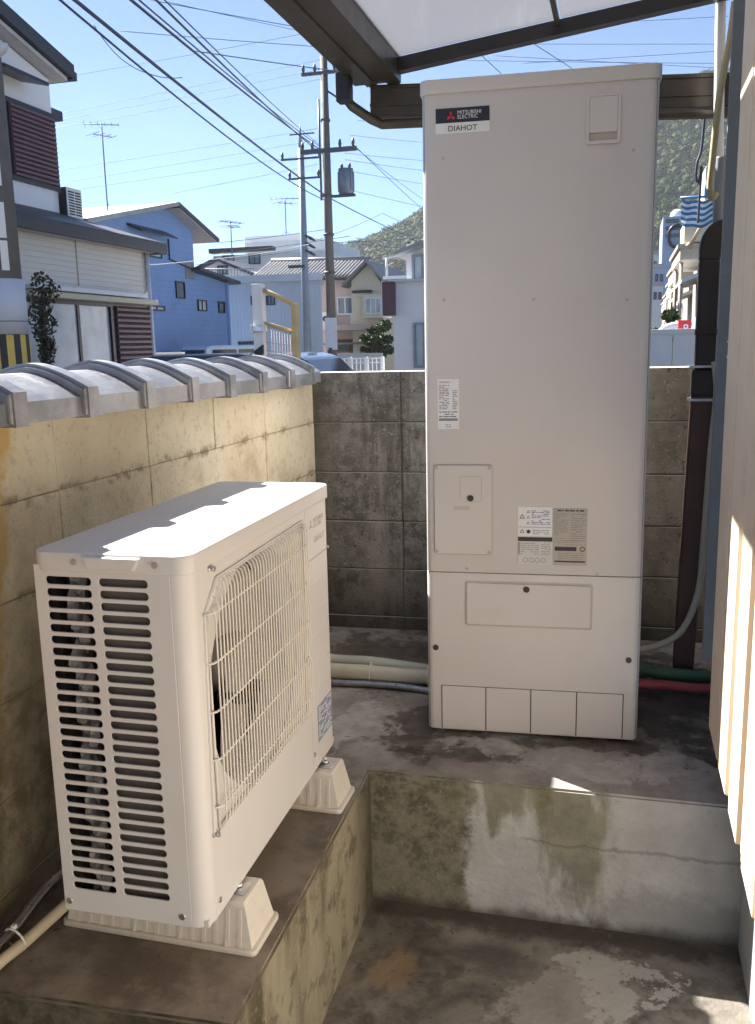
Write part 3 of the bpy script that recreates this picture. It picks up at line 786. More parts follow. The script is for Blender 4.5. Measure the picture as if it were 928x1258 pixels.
# wire grille
gr = MB(); gr.tube([(UW+.004, .055, .585), (UW+.004, .106, .634), (UW+.004, .594, .642), (UW+.004, .580, .180), (UW+.004, .060, .172), (UW+.004, .055, .585)], .0028, 6)
gr = part('fan_grille', gr, 'unit_grille', unit)
NV = 36
for i in range(NV):
    b = .066+(.588-.066)*i/(NV-1)
    ztop = min(.634+.0164*(b-.106), .585+(b-.055)*.96)+.002
    mb = MB(); mb.tube([(UW+.003, b-.004*(1-i/NV), .168), (UW+.014, b, .178), (UW+.0165, b, .192), (UW+.0165, b, ztop-.022), (UW+.013, b, ztop-.008), (UW+.003, b, ztop)], .0016, 6)
    part('grille_wire', mb, 'unit_grille', gr)
for zz in (.585, .493, .401, .309, .216):
    mb = MB(); mb.tube([(UW+.002, .046, zz), (UW+.0125, .058, zz), (UW+.0145, .075, zz), (UW+.0145, .588, zz+.004), (UW+.003, .600, zz+.004)], .0024, 6); part('grille_wire', mb, 'unit_grille', gr)
for b, zz in ((.042, .168), (.086, .660)):
    mb = MB(); mb.box((UW, b-.008, zz-.004), (UW+.005, b+.010, zz+.004), bev=.0015); mb.cyl((UW+.006, b, zz), (UW+.011, b, zz), .005, 10); part('clip', mb, 'zinc', gr)
# lid
lid = MB(); lid.mesh(curve_mesh([rrect(-.004, -.004, UW+.004, UL+.004, .030, 6)], .0145, .003), T(0, 0, .6802+.0045)); lid = part('lid', lid, 'unit_paint', unit)
mb = MB(); mb.mesh(curve_mesh([rrect(.055, .03, UW-.014, UL-.03, .02, 5)], .0012, .0009), T(0, 0, .7003)); part('raised_top', mb, 'unit_paint', lid)
for a in (.095, .125, .155, .185, .215, .245):
    mb = MB(); mb.box((a, .06, .7008), (a+.006, UL-.06, .7024), bev=.0008); part('rib', mb, 'unit_paint', lid)
mb = MB(); mb.prism([(.105, .698), (.215, .698), (.203, .676), (.115, .676)], -.016, -.003, 'y', bev=.003); part('lip', mb, 'unit_paint', lid)
for a in (.085, .240):
    mb = MB(); mb.cyl((a, -.008, .686), (a, -.002, .686), .0055, 10); part('screw', mb, 'screw_pale', lid)
# mounting feet of the unit
def foot_block(name, y0, label):
    t = thing(name, label, 'mounting block', (-.751, y0, 0), 0, 'resin blocks under the outdoor unit')
    mb = MB()
    hw, hy = .214, .066
    mb.mesh(curve_mesh([rrect(-hw, -hy, hw, hy, .012, 4)], .004, .002), T(0, 0, .006))
    tx, ty, zt = .184, .042, .098
    bx, by = .205, .058
    ring = lambda x_, y_, z_: [mb.bm.verts.new(p) for p in ((-x_, -y_, z_), (x_, -y_, z_), (x_, y_, z_), (-x_, y_, z_))]
    A, B, C2 = ring(bx, by, .008), ring(tx+.004, ty+.004, zt-.006), ring(tx, ty, zt)
    for P, Q in ((A, B), (B, C2)):
        for i in range(4): mb.bm.faces.new((P[i], P[(i+1) % 4], Q[(i+1) % 4], Q[i]))
    mb.bm.faces.new(C2)
    part('body', mb, 'resin', t)
    n = 15
    for s in (-1, 1):
        for i in range(n):
            xx = -.178+.356*i/(n-1)
            mb = MB(); mb.prism([(s*(by+.002), .008), (s*(ty+.0065), .085), (s*(ty), .085), (s*(by-.006), .008)], xx-.004, xx+.004, 'x'); part('rib', mb, 'resin', t)
        for i in range(4):
            xx = -.15+.1*i
            mb = MB(); mb.prism([(s*(by+.005), .010), (s*(by-.006), .010), (s*(by-.004), .034)], xx-.002, xx+.002, 'x'); part('gusset', mb, 'resin', t)
    for s in (-1, 1):
        mb = MB(); mb.box((s*.155-.022, -.022, .098), (s*.155+.022, .022, .101), bev=.001); pl_ = part('mounting_plate', mb, 'zinc', t)
        mb = MB(); mb.cyl((s*.155, 0, .101), (s*.155, 0, .1025), .016, 20); mb.cyl((s*.155, 0, .1025), (s*.155, 0, .110), .0095, 6); mb.cyl((s*.155, 0, .110), (s*.155, 0, .118), .005, 10); part('bolt', mb, 'zinc', pl_)
    return t
foot_block('mounting_block', -1.008, 'ribbed beige resin block under the slotted end of the unit')
foot_block('mounting_block', -.462, 'ribbed beige resin block under the fan end, toward the tank')

# ------------------------------------------------------------------ pipes and hoses
def pipe(name, pts, r, mat, label, cat, group=None, ribs=0, seg=14):
    mb = MB()
    P = catmull([Vector(p) for p in pts], 10)
    if ribs:
        # corrugated: resample densely
        L = [0]
        for a, b in zip(P, P[1:]): L.append(L[-1]+(b-a).length)
        n = int(L[-1]/ribs*2); Q = []; j = 0
        for i in range(n+1):
            d = L[-1]*i/n
            while j < len(L)-2 and L[j+1] < d: j += 1
            t = (d-L[j])/max(1e-9, L[j+1]-L[j]); Q.append(P[j].lerp(P[j+1], t))
        mb.tube(Q, [r if i % 2 else r*.84 for i in range(n+1)], seg)
    else: mb.tube(P, r, seg)
    return tag(obj(name, mb.data(name, mat)), label, cat, group)
def tie(p, d, r, parent):
    d = Vector(d).normalized(); a = d.orthogonal().normalized(); b = d.cross(a)
    pts = [Vector(p)+(a*math.cos(2*math.pi*i/24)+b*math.sin(2*math.pi*i/24))*r for i in range(25)]
    mb = MB(); mb.tube(pts, .0022, 6); mb.box((p[0]-.004, p[1]-.004, p[2]+r-.002), (p[0]+.004, p[1]+.004, p[2]+r+.006))
    return part('cable_tie', mb, 'tie_white', parent, world=True)
p1 = pipe('insulated_pipe', [(-.98, .30, .09), (-.88, .335, .038), (-.72, .345, .034), (-.58, .35, .032), (-.44, .37, .034), (-.30, .38, .06)], .030, 'pipe_wrap', 'thicker cream wrapped pipe on the floor between unit and tank', 'pipe', None, .0045)
tie((-.70, .345, .034), (1, 0.02, 0), .034, p1); tie((-.50, .36, .033), (1, .1, 0), .034, p1)
pipe('insulated_pipe', [(-.98, .36, .10), (-.86, .40, .050), (-.72, .41, .046), (-.58, .415, .036), (-.44, .42, .030), (-.30, .42, .06)], .026, 'pipe_wrap_grey', 'greyer wrapped pipe lying just behind the cream wrapped pipe', 'pipe', None, .0045)
pipe('metal_conduit', [(-.98, .27, .05), (-.84, .285, .016), (-.70, .300, .013), (-.58, .300, .013), (-.44, .285, .013), (-.30, .28, .04)], .0125, 'conduit_metal', 'thin corrugated steel conduit on the floor in front of the wrapped pipes', 'conduit', None, .004)
p2 = pipe('metal_conduit', [(-.86, -.80, .16), (-.93, -.90, .12), (-1.005, -1.03, .070), (-1.02, -1.14, .035), (-1.025, -1.24, .018), (-1.045, -1.35, -.06), (-1.05, -1.5, -.2)], .0125, 'conduit_metal', 'corrugated steel conduit dropping along the foot of the cream wall', 'conduit', None, .0042)
p3 = pipe('beige_cable', [(-.84, -.80, .12), (-.90, -.92, .085), (-.955, -1.05, .042), (-.985, -1.16, .020), (-1.00, -1.24, .014), (-1.015, -1.33, -.03), (-1.02, -1.5, -.2)], .0115, 'cable_beige', 'beige cable tied to the steel conduit at the foot of the wall', 'cable')
tie((-1.003, -1.165, .026), (.2, 1, .2), .026, p3)
pipe('water_hose', [(.10, .56, .06), (.21, .545, .045), (.30, .535, .042), (.40, .54, .038), (.52, .56, .045)], .021, 'hose_green', 'thick dark green insulated hose behind the tank at floor level', 'hose')
pipe('water_hose', [(.10, .44, .04), (.21, .44, .036), (.30, .445, .034), (.40, .45, .030), (.52, .46, .04)], .0155, 'hose_red', 'red insulated hose on the floor in front of the green one', 'hose')
pipe('drain_hose', [(.395, .60, 1.08), (.405, .58, .98), (.395, .57, .80), (.385, .56, .50), (.375, .55, .33), (.33, .54, .20), (.26, .53, .145), (.18, .52, .125), (.10, .50, .12)], .0105, 'pipe_wrap', 'cream drain hose hanging past the brown duct and curling to the tank', 'hose')

# brown line-set duct
duct = thing('pipe_duct', 'brown square pipe duct rising beside the house corner', 'pipe duct', (.368, .63, .04))
mb = MB(); mb.prism([(.309, .03), (.376, .03), (.402, .985), (.331, .985)], .60, .66, 'y', bev=.006); part('lower_cover', mb, 'duct_brown', duct, world=True)
mb = MB(); mb.box((.329, .596, .970), (.404, .664, 1.055), bev=.006); part('coupling', mb, 'duct_dark', duct, world=True)
mb = MB(); mb.box((.336, .60, 1.055), (.400, .66, 1.40), bev=.008); part('upper_cover', mb, 'duct_dark', duct, world=True)
mb = MB(); mb.box((.333, .597, 1.165), (.403, .663, 1.185), bev=.004); part('coupling', mb, 'duct_dark', duct, world=True)
mb = MB(); el = [(.336, 1.395), (.400, 1.395), (.400, 1.412), (.440, 1.428), (.47, 1.440), (.47, 1.515)]
for i in range(8): t = R(90+90*i/7); el.append((.404+.068*math.cos(t), 1.435+.085*math.sin(t)))
mb.prism(el, .601, .659, 'y', bev=.006); part('elbow', mb, 'duct_dark', duct, world=True)
mb = MB(); mb.box((.322, .592, .955), (.410, .668, .963)); mb.box((.322, .592, 1.062), (.410, .668, 1.069)); part('strap', mb, 'zinc', duct, world=True)
pipe('vent_pipe', [(.396, .70, 1.50), (.394, .70, 1.56), (.394, .70, 1.66), (.396, .70, 1.72)], .017, 'pole_steel', 'short grey pipe stub with a pale collar above the elbow of the brown duct', 'pipe')
pipe('downpipe', [(.398, .80, 1.70), (.390, .80, 1.9), (.381, .80, 2.2), (.374, .80, 2.6)], .016, 'white_paint', 'white vertical downpipe at the house corner behind the khaki hose', 'downpipe')
mb = MB(); mb.tube(catmull([Vector(p) for p in ((.404, .60, 2.14), (.395, .60, 2.03), (.374, .60, 1.89), (.362, .60, 1.70), (.358, .60, 1.62), (.364, .60, 1.585), (.376, .605, 1.60))], 8), .0108, 12)
tag(obj('wrapped_hose', mb.data('wrapped_hose', 'hose_khaki')), 'khaki taped hose slanting down the house corner with a loop at its end', 'hose')
pipe('black_cable', [(.366, 1.02, 2.02), (.363, 1.02, 1.92), (.357, 1.02, 1.81), (.345, 1.02, 1.765), (.343, 1.02, 1.715), (.354, 1.02, 1.70), (.360, 1.02, 1.75), (.358, 1.02, 1.66), (.356, 1.02, 1.56)], .0045, 'wire', 'loose black cable looping beside the white downpipe', 'cable')
# ------------------------------------------------------------------ house wall on the right
house = thing('siding_house', 'beige house wall of upright metal siding boards beside the tank', 'house', (.40, -.5, -.39))
prof = [(.0, .0), (.0, .014), (.150, .014), (.158, .002), (.166, .002), (.170, .008), (.214, .008), (.220, .014), (.350, .014), (.356, .0), (.372, .0), (.376, .008), (.392, .008), (.396, .003), (.404, .003), (.408, .011), (.428, .011), (.434, .0)]
bm_s = MB(); bm_s.prism([(-d, -y_) for y_, d in prof], 0, 3.0, 'z'); me = bm_s.data('siding_board', 'siding')
for i in range(10):
    obj('siding_board', me, house, Vector((.366+random.uniform(-.001, .001), -.405-.436*i, .178))-house.location)
mb = MB(); mb.box((.350, -.400, .182), (.374, -.200, 3.18), bev=.004); part('corner_board', mb, 'siding', house, world=True)
mb = MB(); mb.box((.367, -4.2, .196), (.50, -.204, 3.2)); part('wall_core', mb, 'siding_brown', house, world=True)
mb = MB(); mb.box((.442, -4.2, -.46), (.60, .19, .194)); part('foundation', mb, 'base_concrete', house, world=True)
mb = MB(); mb.box((.354, .10, .25), (.50, .116, 3.2), bev=.002); cs = part('corner_trim', mb, 'trim_blue', house, world=True)
for zz in (1.145, 1.105):
    mb = MB(); mb.cyl((.382, .0965, zz), (.382, .101, zz), .0035, 10); part('screw', mb, 'white_paint', cs, world=True)
mb = MB(); mb.box((.52, .20, -.45), (4.0, .56, 3.2)); part('end_wall', mb, 'siding_brown', house, world=True)
mb = MB(); mb.box((.50, -4.2, 3.2), (4.0, .57, 3.3)); part('upper_floor', mb, 'siding_brown', house, world=True)
# ------------------------------------------------------------------ canopy roof
can = thing('canopy', 'bronze framed canopy with frosted panels above the tank', 'canopy', (-.77, .8, 2.0))
gp = [(-.850, 2.075), (-.842, 2.068), (-.800, 2.068), (-.797, 2.060), (-.762, 2.060), (-.759, 2.068), (-.720, 2.068), (-.717, 2.058), (-.680, 2.058), (-.672, 2.066), (-.672, 2.150), (-.690, 2.150), (-.690, 2.085), (-.838, 2.085), (-.838, 2.165), (-.850, 2.165)]
mb = MB(); mb.prism(gp, -6, .80, 'y'); part('gutter', mb, 'bronze_alu', can, world=True)
mb = MB(); mb.box((-.846, .80, 2.071), (-.676, .806, 2.16)); part('gutter_end', mb, 'bronze_dark', can, world=True)
# cross beam at the end, seen either side of the tank
bx = MB(); bx.box((0, -.03, -.055), (1.60, .03, .055), bev=.004); bx.box((.0, -.036, -.018), (1.60, .03, -.010)); bx.box((0, -.036, .040), (1.60, .03, .050))
o = part('cross_beam', bx, 'bronze_alu', can, loc=Vector((-.785, .81, 2.008))-can.location, rot=(0, R(1.6), .115))
mb = MB(); SL = .112
for y0 in (.745,):
    mb.prism([(-.70, 2.085), (.60, 2.085+1.3*SL), (.60, 2.13+1.3*SL), (-.70, 2.13)], y0, y0+.045, 'y')
part('rafter', mb, 'bronze_dark', can, world=True)
for y0 in (-.9, -2.6, -4.3):
    mb = MB(); mb.prism([(-.67, 2.105), (.60, 2.105+1.27*SL), (.60, 2.15+1.27*SL), (-.67, 2.15)], y0, y0+.04, 'y'); part('rafter', mb, 'bronze_dark', can, world=True)
for x0 in (-.135, .38):
    zz = 2.125+(x0+.70)*SL
    mb = MB(); mb.box((x0, -6, zz-.012), (x0+.016, .745, zz+.002)); part('batten', mb, 'bronze_alu', can, world=True)
for a, b in ((-.672, -.136), (-.118, .379), (.397, .60)):
    for y0, y1 in ((-6, -4.29), (-4.26, -2.59), (-2.56, -.89), (-.86, .765)):
        z0, z1 = 2.138+(a+.70)*SL, 2.138+(b+.70)*SL
        mb = MB(); mb.prism([(a, z0), (b, z1), (b, z1+.003), (a, z0+.003)], y0, y1, 'y'); part('roof_panel', mb, 'polycarbonate', can, world=True)
dp = MB(); dp.box((-.872, .66, 1.985), (-.822, .71, 2.082), bev=.005); dp = part('drain_box', dp, 'bronze_dark', can, world=True)
mb = MB(); mb.tube([(-.85, .70, 2.01), (-.835, .73, 1.985), (-.775, .775, 1.945), (-.74, .785, 1.928), (-.5, .80, 1.922), (.05, .85, 1.905), (.42, .89, 1.893), (.80, .93, 1.88)], .017, 12); part('drain_pipe', mb, 'bronze_alu', can, world=True)

# ------------------------------------------------------------------ the street beyond the walls
CP = Vector((.1136, -2.4774, 1.1548))
def at(px, py, Y):
    """point of the view ray through a photo pixel on the plane y = Y"""
    v = r2*((px-464)/FPX)+u2*((629-py)/FPX)+fwd
    return CP+v*((Y-CP.y)/v.y)
def world_thing(name, label, cat, x, y, group=None, z=STREET): return thing(name, label, cat, (x, y, z), 0, group)
def wpart(name, mb, mat, p): return part(name, mb, mat, p, world=True)
def window(p, axis, c, a0, a1, z0, z1, n=2, frame='frame_dark', glass='glass', t=.05, out=.05):
    """framed window on a wall: axis 'x' faces +X at x=c, axis 'y' faces -Y at y=c"""
    def B(mb, a_, b_, z_, y_, d0, d1):
        if axis == 'x': mb.box((c+d0, a_, z_), (c+d1, b_, y_))
        else: mb.box((a_, c-d1, z_), (b_, c-d0, y_))
    mb = MB(); me_pts = [(a0, z0), (a1, z0), (a1, z1), (a0, z1)]; inn = [(a0+t, z0+t), (a1-t, z0+t), (a1-t, z1-t), (a0+t, z1-t)]
    cm = curve_mesh([me_pts, inn], out/2)
    if axis == 'x': mb.mesh(cm, T(c+out/2, 0, 0) @ FACE_X)
    else: mb.mesh(cm, T(0, c-out/2, 0) @ FACE_Y)
    w_ = wpart('window', mb, frame, p)
    W = (a1-a0-2*t)/n
    for i in range(n):
        mb = MB(); B(mb, a0+t+W*i+.004, a0+t+W*(i+1)-.004, z0+t, z1-t, .004+.008*(i % 2), .012+.008*(i % 2)); wpart('pane', mb, glass, w_)
    for i in range(1, n):
        mb = MB(); B(mb, a0+t+W*i-t*.45, a0+t+W*i+t*.45, z0+t, z1-t, .0, out*.8); wpart('mullion', mb, frame, w_)
    return w_
def louvre(p, axis, c, a0, a1, z0, z1, n, mat, name='shutter'):
    """corrugated shutter as one folded sheet"""
    pts = [(0, z0)]
    h = (z1-z0)/n
    for i in range(n): pts += [(.045, z0+h*i+h*.12), (.045, z0+h*i+h*.55), (.012, z0+h*i+h*.9)]
    pts += [(0, z1)]
    mb = MB()
    if axis == 'x': mb.prism([(c+d, zz) for d, zz in pts], a0, a1, 'y')
    else: mb.prism([(c-d, zz) for d, zz in pts], a0, a1, 'x')
    return wpart(name, mb, mat, p)
def roof_slab(p, pts, th, mat, name='roof'):
    """sloping slab from 4 top corners"""
    mb = MB(); a = [mb.bm.verts.new(q) for q in pts]; b = [mb.bm.verts.new((q[0], q[1], q[2]-th)) for q in pts]
    n = len(pts); mb.bm.faces.new(a); mb.bm.faces.new(b[::-1])
    for i in range(n): mb.bm.faces.new((a[i], b[i], b[(i+1) % n], a[(i+1) % n]))
    bmesh.ops.recalc_face_normals(mb.bm, faces=mb.bm.faces[:])
    return wpart(name, mb, mat, p)

# --- cream and white two-storey house on the left
A = world_thing('two_storey_house', 'two-storey cream and white house with brown shutters, nearest on the left', 'house', -9.5, 7)
mb = MB(); mb.box((-13, 1, -.45), (-7.43, 10.98, 2.72)); aw = wpart('wall', mb, 'house_cream', A)
for i in range(9):
    mb = MB(); mb.box((-7.431, 1, 2.10+.075*i), (-7.420, 10.985, 2.168+.075*i), bev=.003); wpart('siding_course', mb, 'house_cream', aw)
mb = MB(); mb.box((-7.422, 9.02, 2.08), (-7.416, 9.05, 2.72)); wpart('joint', mb, 'siding_brown', aw)
mb = MB(); pts = [(2.5, 3), (10.22, 3), (10.22, 5.22), (6.1, 6.20), (2.0, 5.2)]; mb.prism(pts, -13, -8.43, 'x'); wpart('upper_wall', mb, 'house_white', A)
roof_slab(A, [(-8.12, 10.45, 5.46), (-8.12, 6.1, 6.50), (-13.2, 6.1, 6.50), (-13.2, 10.45, 5.46)], .20, 'fascia_dark')
roof_slab(A, [(-8.12, 1.7, 5.46), (-8.12, 6.1, 6.50), (-13.2, 6.1, 6.50), (-13.2, 1.7, 5.46)], .20, 'fascia_dark')
roof_slab(A, [(-8.2, 10.36, 5.27), (-8.2, 6.1, 6.285), (-13.2, 6.1, 6.285), (-13.2, 10.36, 5.27)], .06, 'soffit', 'soffit')
mb = MB(); mb.box((-8.13, 10.40, 5.25), (-13.2, 10.52, 5.37)); wpart('gutter', mb, 'fascia_dark', A)
mb = MB(); mb.box((-9.2, 10.22, 4.72), (-8.5, 10.62, 4.86)); wpart('side_eave', mb, 'fascia_dark', A)
lr = [(-7.13, 11.12, 2.86), (-7.13, 1, 2.86), (-8.6, 1, 3.34), (-8.6, 10.0, 3.34)]
roof_slab(A, lr, .05, 'roof_dark', 'lower_roof')
roof_slab(A, [(-7.13, 11.12, 2.86), (-8.6, 10.0, 3.34), (-13, 10.0, 3.34), (-13, 11.12, 2.86)], .05, 'roof_dark', 'lower_roof')
mb = MB(); mb.box((-7.19, 1, 2.68), (-7.10, 11.14, 2.855), bev=.02); mb.box((-13, 11.05, 2.68), (-7.13, 11.14, 2.855), bev=.02); wpart('gutter', mb, 'fascia_dark', A)
mb = MB(); mb.box((-7.42, 1, 2.70), (-7.20, 11.04, 2.73)); wpart('soffit', mb, 'soffit', A)
wf = MB(); wf.box((-8.428, 9.06, 3.60), (-8.38, 10.215, 4.72)); sf = wpart('shutter_frame', wf, 'frame_dark', A)
louvre(sf, 'x', -8.38, 9.12, 10.16, 3.66, 4.66, 15, 'shutter_brown')
mb = MB(); mb.prism([(-8.43, 5.02), (-7.98, 4.92), (-7.98, 4.97), (-8.43, 5.10)], 8.6, 9.55, 'y'); wpart('window_hood', mb, 'frame_dark', A)
window(A, 'x', -7.43, 7.2, 9.83, -.3, 1.88, 3, 'frame_dark', 'curtain_glass', .07)
mb = MB(); mb.box((-7.42, 7.7, 1.965), (-7.20, 10.6, 2.03), bev=.01); wpart('shutter_box', mb, 'frame_white', A)
mb = MB(); mb.box((-7.42, 7.7, 1.87), (-7.24, 11.0, 1.955), bev=.02); wpart('door_track', mb, 'house_ivory', A)
sf = wpart('shutter_frame', MB().box((-7.428, 9.85, -.3), (-7.39, 10.93, 1.865)), 'frame_dark', A)
louvre(sf, 'x', -7.39, 9.89, 10.89, -.28, 1.83, 26, 'shutter_brown')
mb = MB(); mb.cyl((-7.38, 10.965, -.45), (-7.38, 10.965, 2.70), .035); wpart('downpipe', mb, 'frame_white', A)
# air conditioner box on its lower roof
ac = world_thing('air_conditioner', 'dark sided air conditioner unit standing on the lower roof of the cream house', 'air conditioner', -8.45, 10.45, None, 3.16)
mb = MB(); mb.box((-8.62, 10.26, 3.22), (-8.32, 10.68, 3.68), bev=.01); wpart('casing', mb, 'frame_dark', ac)
mb = MB(); mb.box((-8.322, 10.27, 3.23), (-8.312, 10.67, 3.67)); fc_ = wpart('front_grille', mb, 'ac_white', ac)
for i in range(9):
    for y0 in (10.31, 10.49):
        mb = MB(); mb.box((-8.313, y0, 3.27+.042*i), (-8.306, y0+.15, 3.29+.042*i)); wpart('slot', mb, 'dark_inside', fc_)
for y0 in (10.30, 10.60):
    mb = MB(); mb.box((-8.60, y0, 3.05), (-8.34, y0+.04, 3.225)); wpart('foot', mb, 'frame_dark', ac)

def leaves(name, centers, n, size, mat, label=None, cat=None, parent=None, seed=1, flat=1.0, kind=None):
    """clump of small leaf faces; centers = list of (x,y,z,rx,ry,rz)"""
    rg = np.random.default_rng(seed); V = []; F = []
    for (cx, cy, cz, rx, ry, rz) in centers:
        d = rg.normal(size=(n, 3)); d /= np.linalg.norm(d, axis=1)[:, None]
        rad = rg.uniform(.35, 1.0, n)**.6
        P = np.array([cx, cy, cz])+d*rad[:, None]*np.array([rx, ry, rz])
        u = rg.normal(size=(n, 3)); u /= np.linalg.norm(u, axis=1)[:, None]
        w_ = np.cross(u, rg.normal(size=(n, 3))); w_ /= np.linalg.norm(w_, axis=1)[:, None]
        s_ = size*rg.uniform(.6, 1.3, n)[:, None]
        q = np.stack([P-u*s_, P-w_*s_*.55, P+u*s_, P+w_*s_*.55], 1).reshape(-1, 3)
        b = len(V)*0+sum(len(v) for v in V)
        V.append(q); F.append(np.arange(len(q)).reshape(-1, 4)+b)
    V = np.concatenate(V); F = np.concatenate(F)
    me = bpy.data.meshes.new(name)
    me.vertices.add(len(V)); me.vertices.foreach_set('co', V.astype(np.float32).ravel())
    me.loops.add(F.size); me.loops.foreach_set('vertex_index', F.astype(np.int32).ravel())
    me.polygons.add(len(F)); me.polygons.foreach_set('loop_start', np.arange(0, F.size, 4, dtype=np.int32))
    me.update(calc_edges=True); me.materials.append(MAT[mat])
    o = bpy.data.objects.new(name, me); COL.objects.link(o)
    if parent:
        o.parent = parent; o.location = -Vector(parent.location)
    if label: tag(o, label, cat)
    if kind: o['kind'] = kind
    return o
rg = random.Random(11)
pl = world_thing('climbing_plant', 'dark bushy climbing plant hanging beside the sliding window of the cream house', 'plant', -6.9, 7.6, None, -.45)
leaves('foliage', [(-6.9+rg.uniform(-.06, .06), 7.40+rg.uniform(-.12, .16)*(.4+i*.06), 1.10+.1*i, .10, .10+.012*i, .14) for i in range(10)], 110, .032, 'leaf_dry', parent=pl, seed=2)
mb = MB(); mb.tube([(-6.9, 7.42, -.45), (-6.92, 7.42, .8), (-6.9, 7.45, 1.9)], .02, 6); wpart('stem', mb, 'bark', pl)

# --- blue house
Bh = world_thing('blue_house', 'blue gabled house with a grey roof behind the cream house', 'house', -16, 22)
mb = MB(); mb.prism([(18.3, -.45), (27.0, -.45), (27.0, 3.42), (24.6, 3.58), (24.6, 4.86), (22.9, 5.36), (18.3, 4.36)], -20, -13.32, 'x'); bw = wpart('wall', mb, 'house_blue', Bh)
roof_slab(Bh, [(-12.85, 17.9, 4.40), (-12.85, 22.9, 5.50), (-20.3, 22.9, 5.50), (-20.3, 17.9, 4.40)], .12, 'roof_grey')
roof_slab(Bh, [(-12.85, 25.6, 4.72), (-12.85, 22.9, 5.50), (-20.3, 22.9, 5.50), (-20.3, 25.6, 4.72)], .12, 'roof_dark')
roof_slab(Bh, [(-12.9, 25.5, 4.625), (-12.9, 23.0, 5.345), (-20.3, 23.0, 5.345), (-20.3, 25.5, 4.625)], .03, 'soffit', 'soffit')
roof_slab(Bh, [(-12.95, 24.3, 3.72), (-12.95, 27.4, 3.46), (-20.3, 27.4, 3.46), (-20.3, 24.3, 3.72)], .10, 'roof_dark', 'lean_to_roof')
mb = MB(); mb.box((-20, 17.84, 4.28), (-12.85, 17.95, 4.40)); wpart('gutter', mb, 'fascia_dark', Bh)
for (a, b, c, d, n) in ((23.22, 23.80, 2.72, 3.24, 1), (24.66, 25.30, 2.38, 2.74, 2), (26.22, 26.72, 2.36, 2.75, 1), (21.5, 22.42, 2.30, 2.45, 2), (20.9, 22.44, 3.83, 4.30, 2)):
    window(Bh, 'x', -13.32, a, b, c, d, n, 'frame_dark', 'curtain_glass' if n == 2 else 'glass', .04)
mb = MB(); mb.prism([(-13.32, 4.58), (-12.85, 4.40), (-12.85, 4.44), (-13.32, 4.66)], 20.6, 22.7, 'y'); wpart('window_hood', mb, 'frame_dark', Bh)
mb = MB(); mb.tube([(-13.28, 22.9, 4.45), (-13.28, 22.9, 3.86), (-13.28, 24.2, 3.70)], .025, 6); wpart('downpipe', mb, 'frame_dark', Bh)
mb = MB(); mb.box((-13.32, 23.95, 3.36), (-13.30, 24.55, 3.9)); wpart('corner_flashing', mb, 'trim_blue', Bh)
mb = MB(); mb.box((-13.4, 26.9, -.45), (-13.25, 27.03, 3.42)); wpart('corner_post', mb, 'house_blue', Bh)

def antenna(label, x, y, z0, z1, s=1.0, seed=0):
    t = thing('tv_antenna', label, 'antenna', (x, y, z0), 0, 'television antennas on roofs')
    h = z1-z0
    mb = MB(); mb.cyl((0, 0, 0), (0, 0, h), .018*s, 6); mb2 = mb
    part('mast', mb, 'wire_thin', t)
    for k_, (zz, L, n) in enumerate(((.98, .9, 6), (.86, .6, 4))):
        a = seed+.6*k_
        u = Vector((math.cos(a), math.sin(a), 0)); v = Vector((-u.y, u.x, 0)); c = Vector((0, 0, h*zz))
        mb = MB(); mb.tube([c-u*L*s*.5, c+u*L*s*.5], .012*s, 5); bo = part('boom', mb, 'wire_thin', t)
        for i in range(n):
            q = c+u*L*s*(i/(n-1)-.5); mb = MB(); w_ = s*(.34-.03*i); mb.tube([q-v*w_, q+v*w_], .008*s, 5); part('element', mb, 'wire_thin', bo)
    mb = MB()
    for i in range(3):
        a = 2*math.pi*i/3; mb = MB(); mb.tube([(0, 0, h*.12), (.22*s*math.cos(a), .22*s*math.sin(a), 0)], .008*s, 5); part('stay', mb, 'wire_thin', t)
    return t
p0 = at(132, 250, 20.6); p1_ = at(132, 150, 20.6)
antenna('tall thin television antenna on the roof of the blue house', p0.x, 20.6, 4.93, p1_.z, 1.0, .5)

# --- pale side-wall building
Y0 = 29.5
a0, a1 = at(262, 345, Y0), at(395, 345, Y0)
G = world_thing('side_wall_building', 'plain pale grey-blue side-walled building with two small windows behind the yellow gate', 'building', (a0.x+a1.x)/2, Y0)
zt = at(330, 347, Y0).z; zp_ = at(330, 338, Y0).z
mb = MB(); mb.prism([(a0.x, Y0), (a1.x, Y0), (a1.x-.76, Y0+2.2), (a0.x-.7, Y0+2.2)], -.45, zt, 'z'); gw = wpart('wall', mb, 'house_paleblue', G)
for i in range(30):
    xx = a0.x+.15*(i+1)
    if xx < a1.x-.05:
        mb = MB(); mb.box((xx, Y0-.012, -.45), (xx+.012, Y0+.001, zt)); wpart('rib', mb, 'house_paleblue', gw)
mb = MB(); mb.prism([(a0.x-.3, Y0-.25), (a1.x+.08, Y0-.25), (a1.x-.72, Y0+2.3), (a0.x-1, Y0+2.3)], zt, zp_, 'z'); wpart('roof_edge', mb, 'house_grey', G)
for (q0, q1, q2, q3) in ((309, 317, 363, 375), (328, 338, 363, 375)):
    b0, b1 = at(q0, q3, Y0), at(q1, q2, Y0); window(G, 'y', Y0, b0.x, b1.x, b0.z, b1.z, 1, 'frame_dark', 'glass', .03)
b0, b1 = at(294, 440, Y0), at(316, 419, Y0); window(G, 'y', Y0, b0.x, b1.x, b0.z, b1.z, 1, 'frame_dark', 'frame_dark', .03)
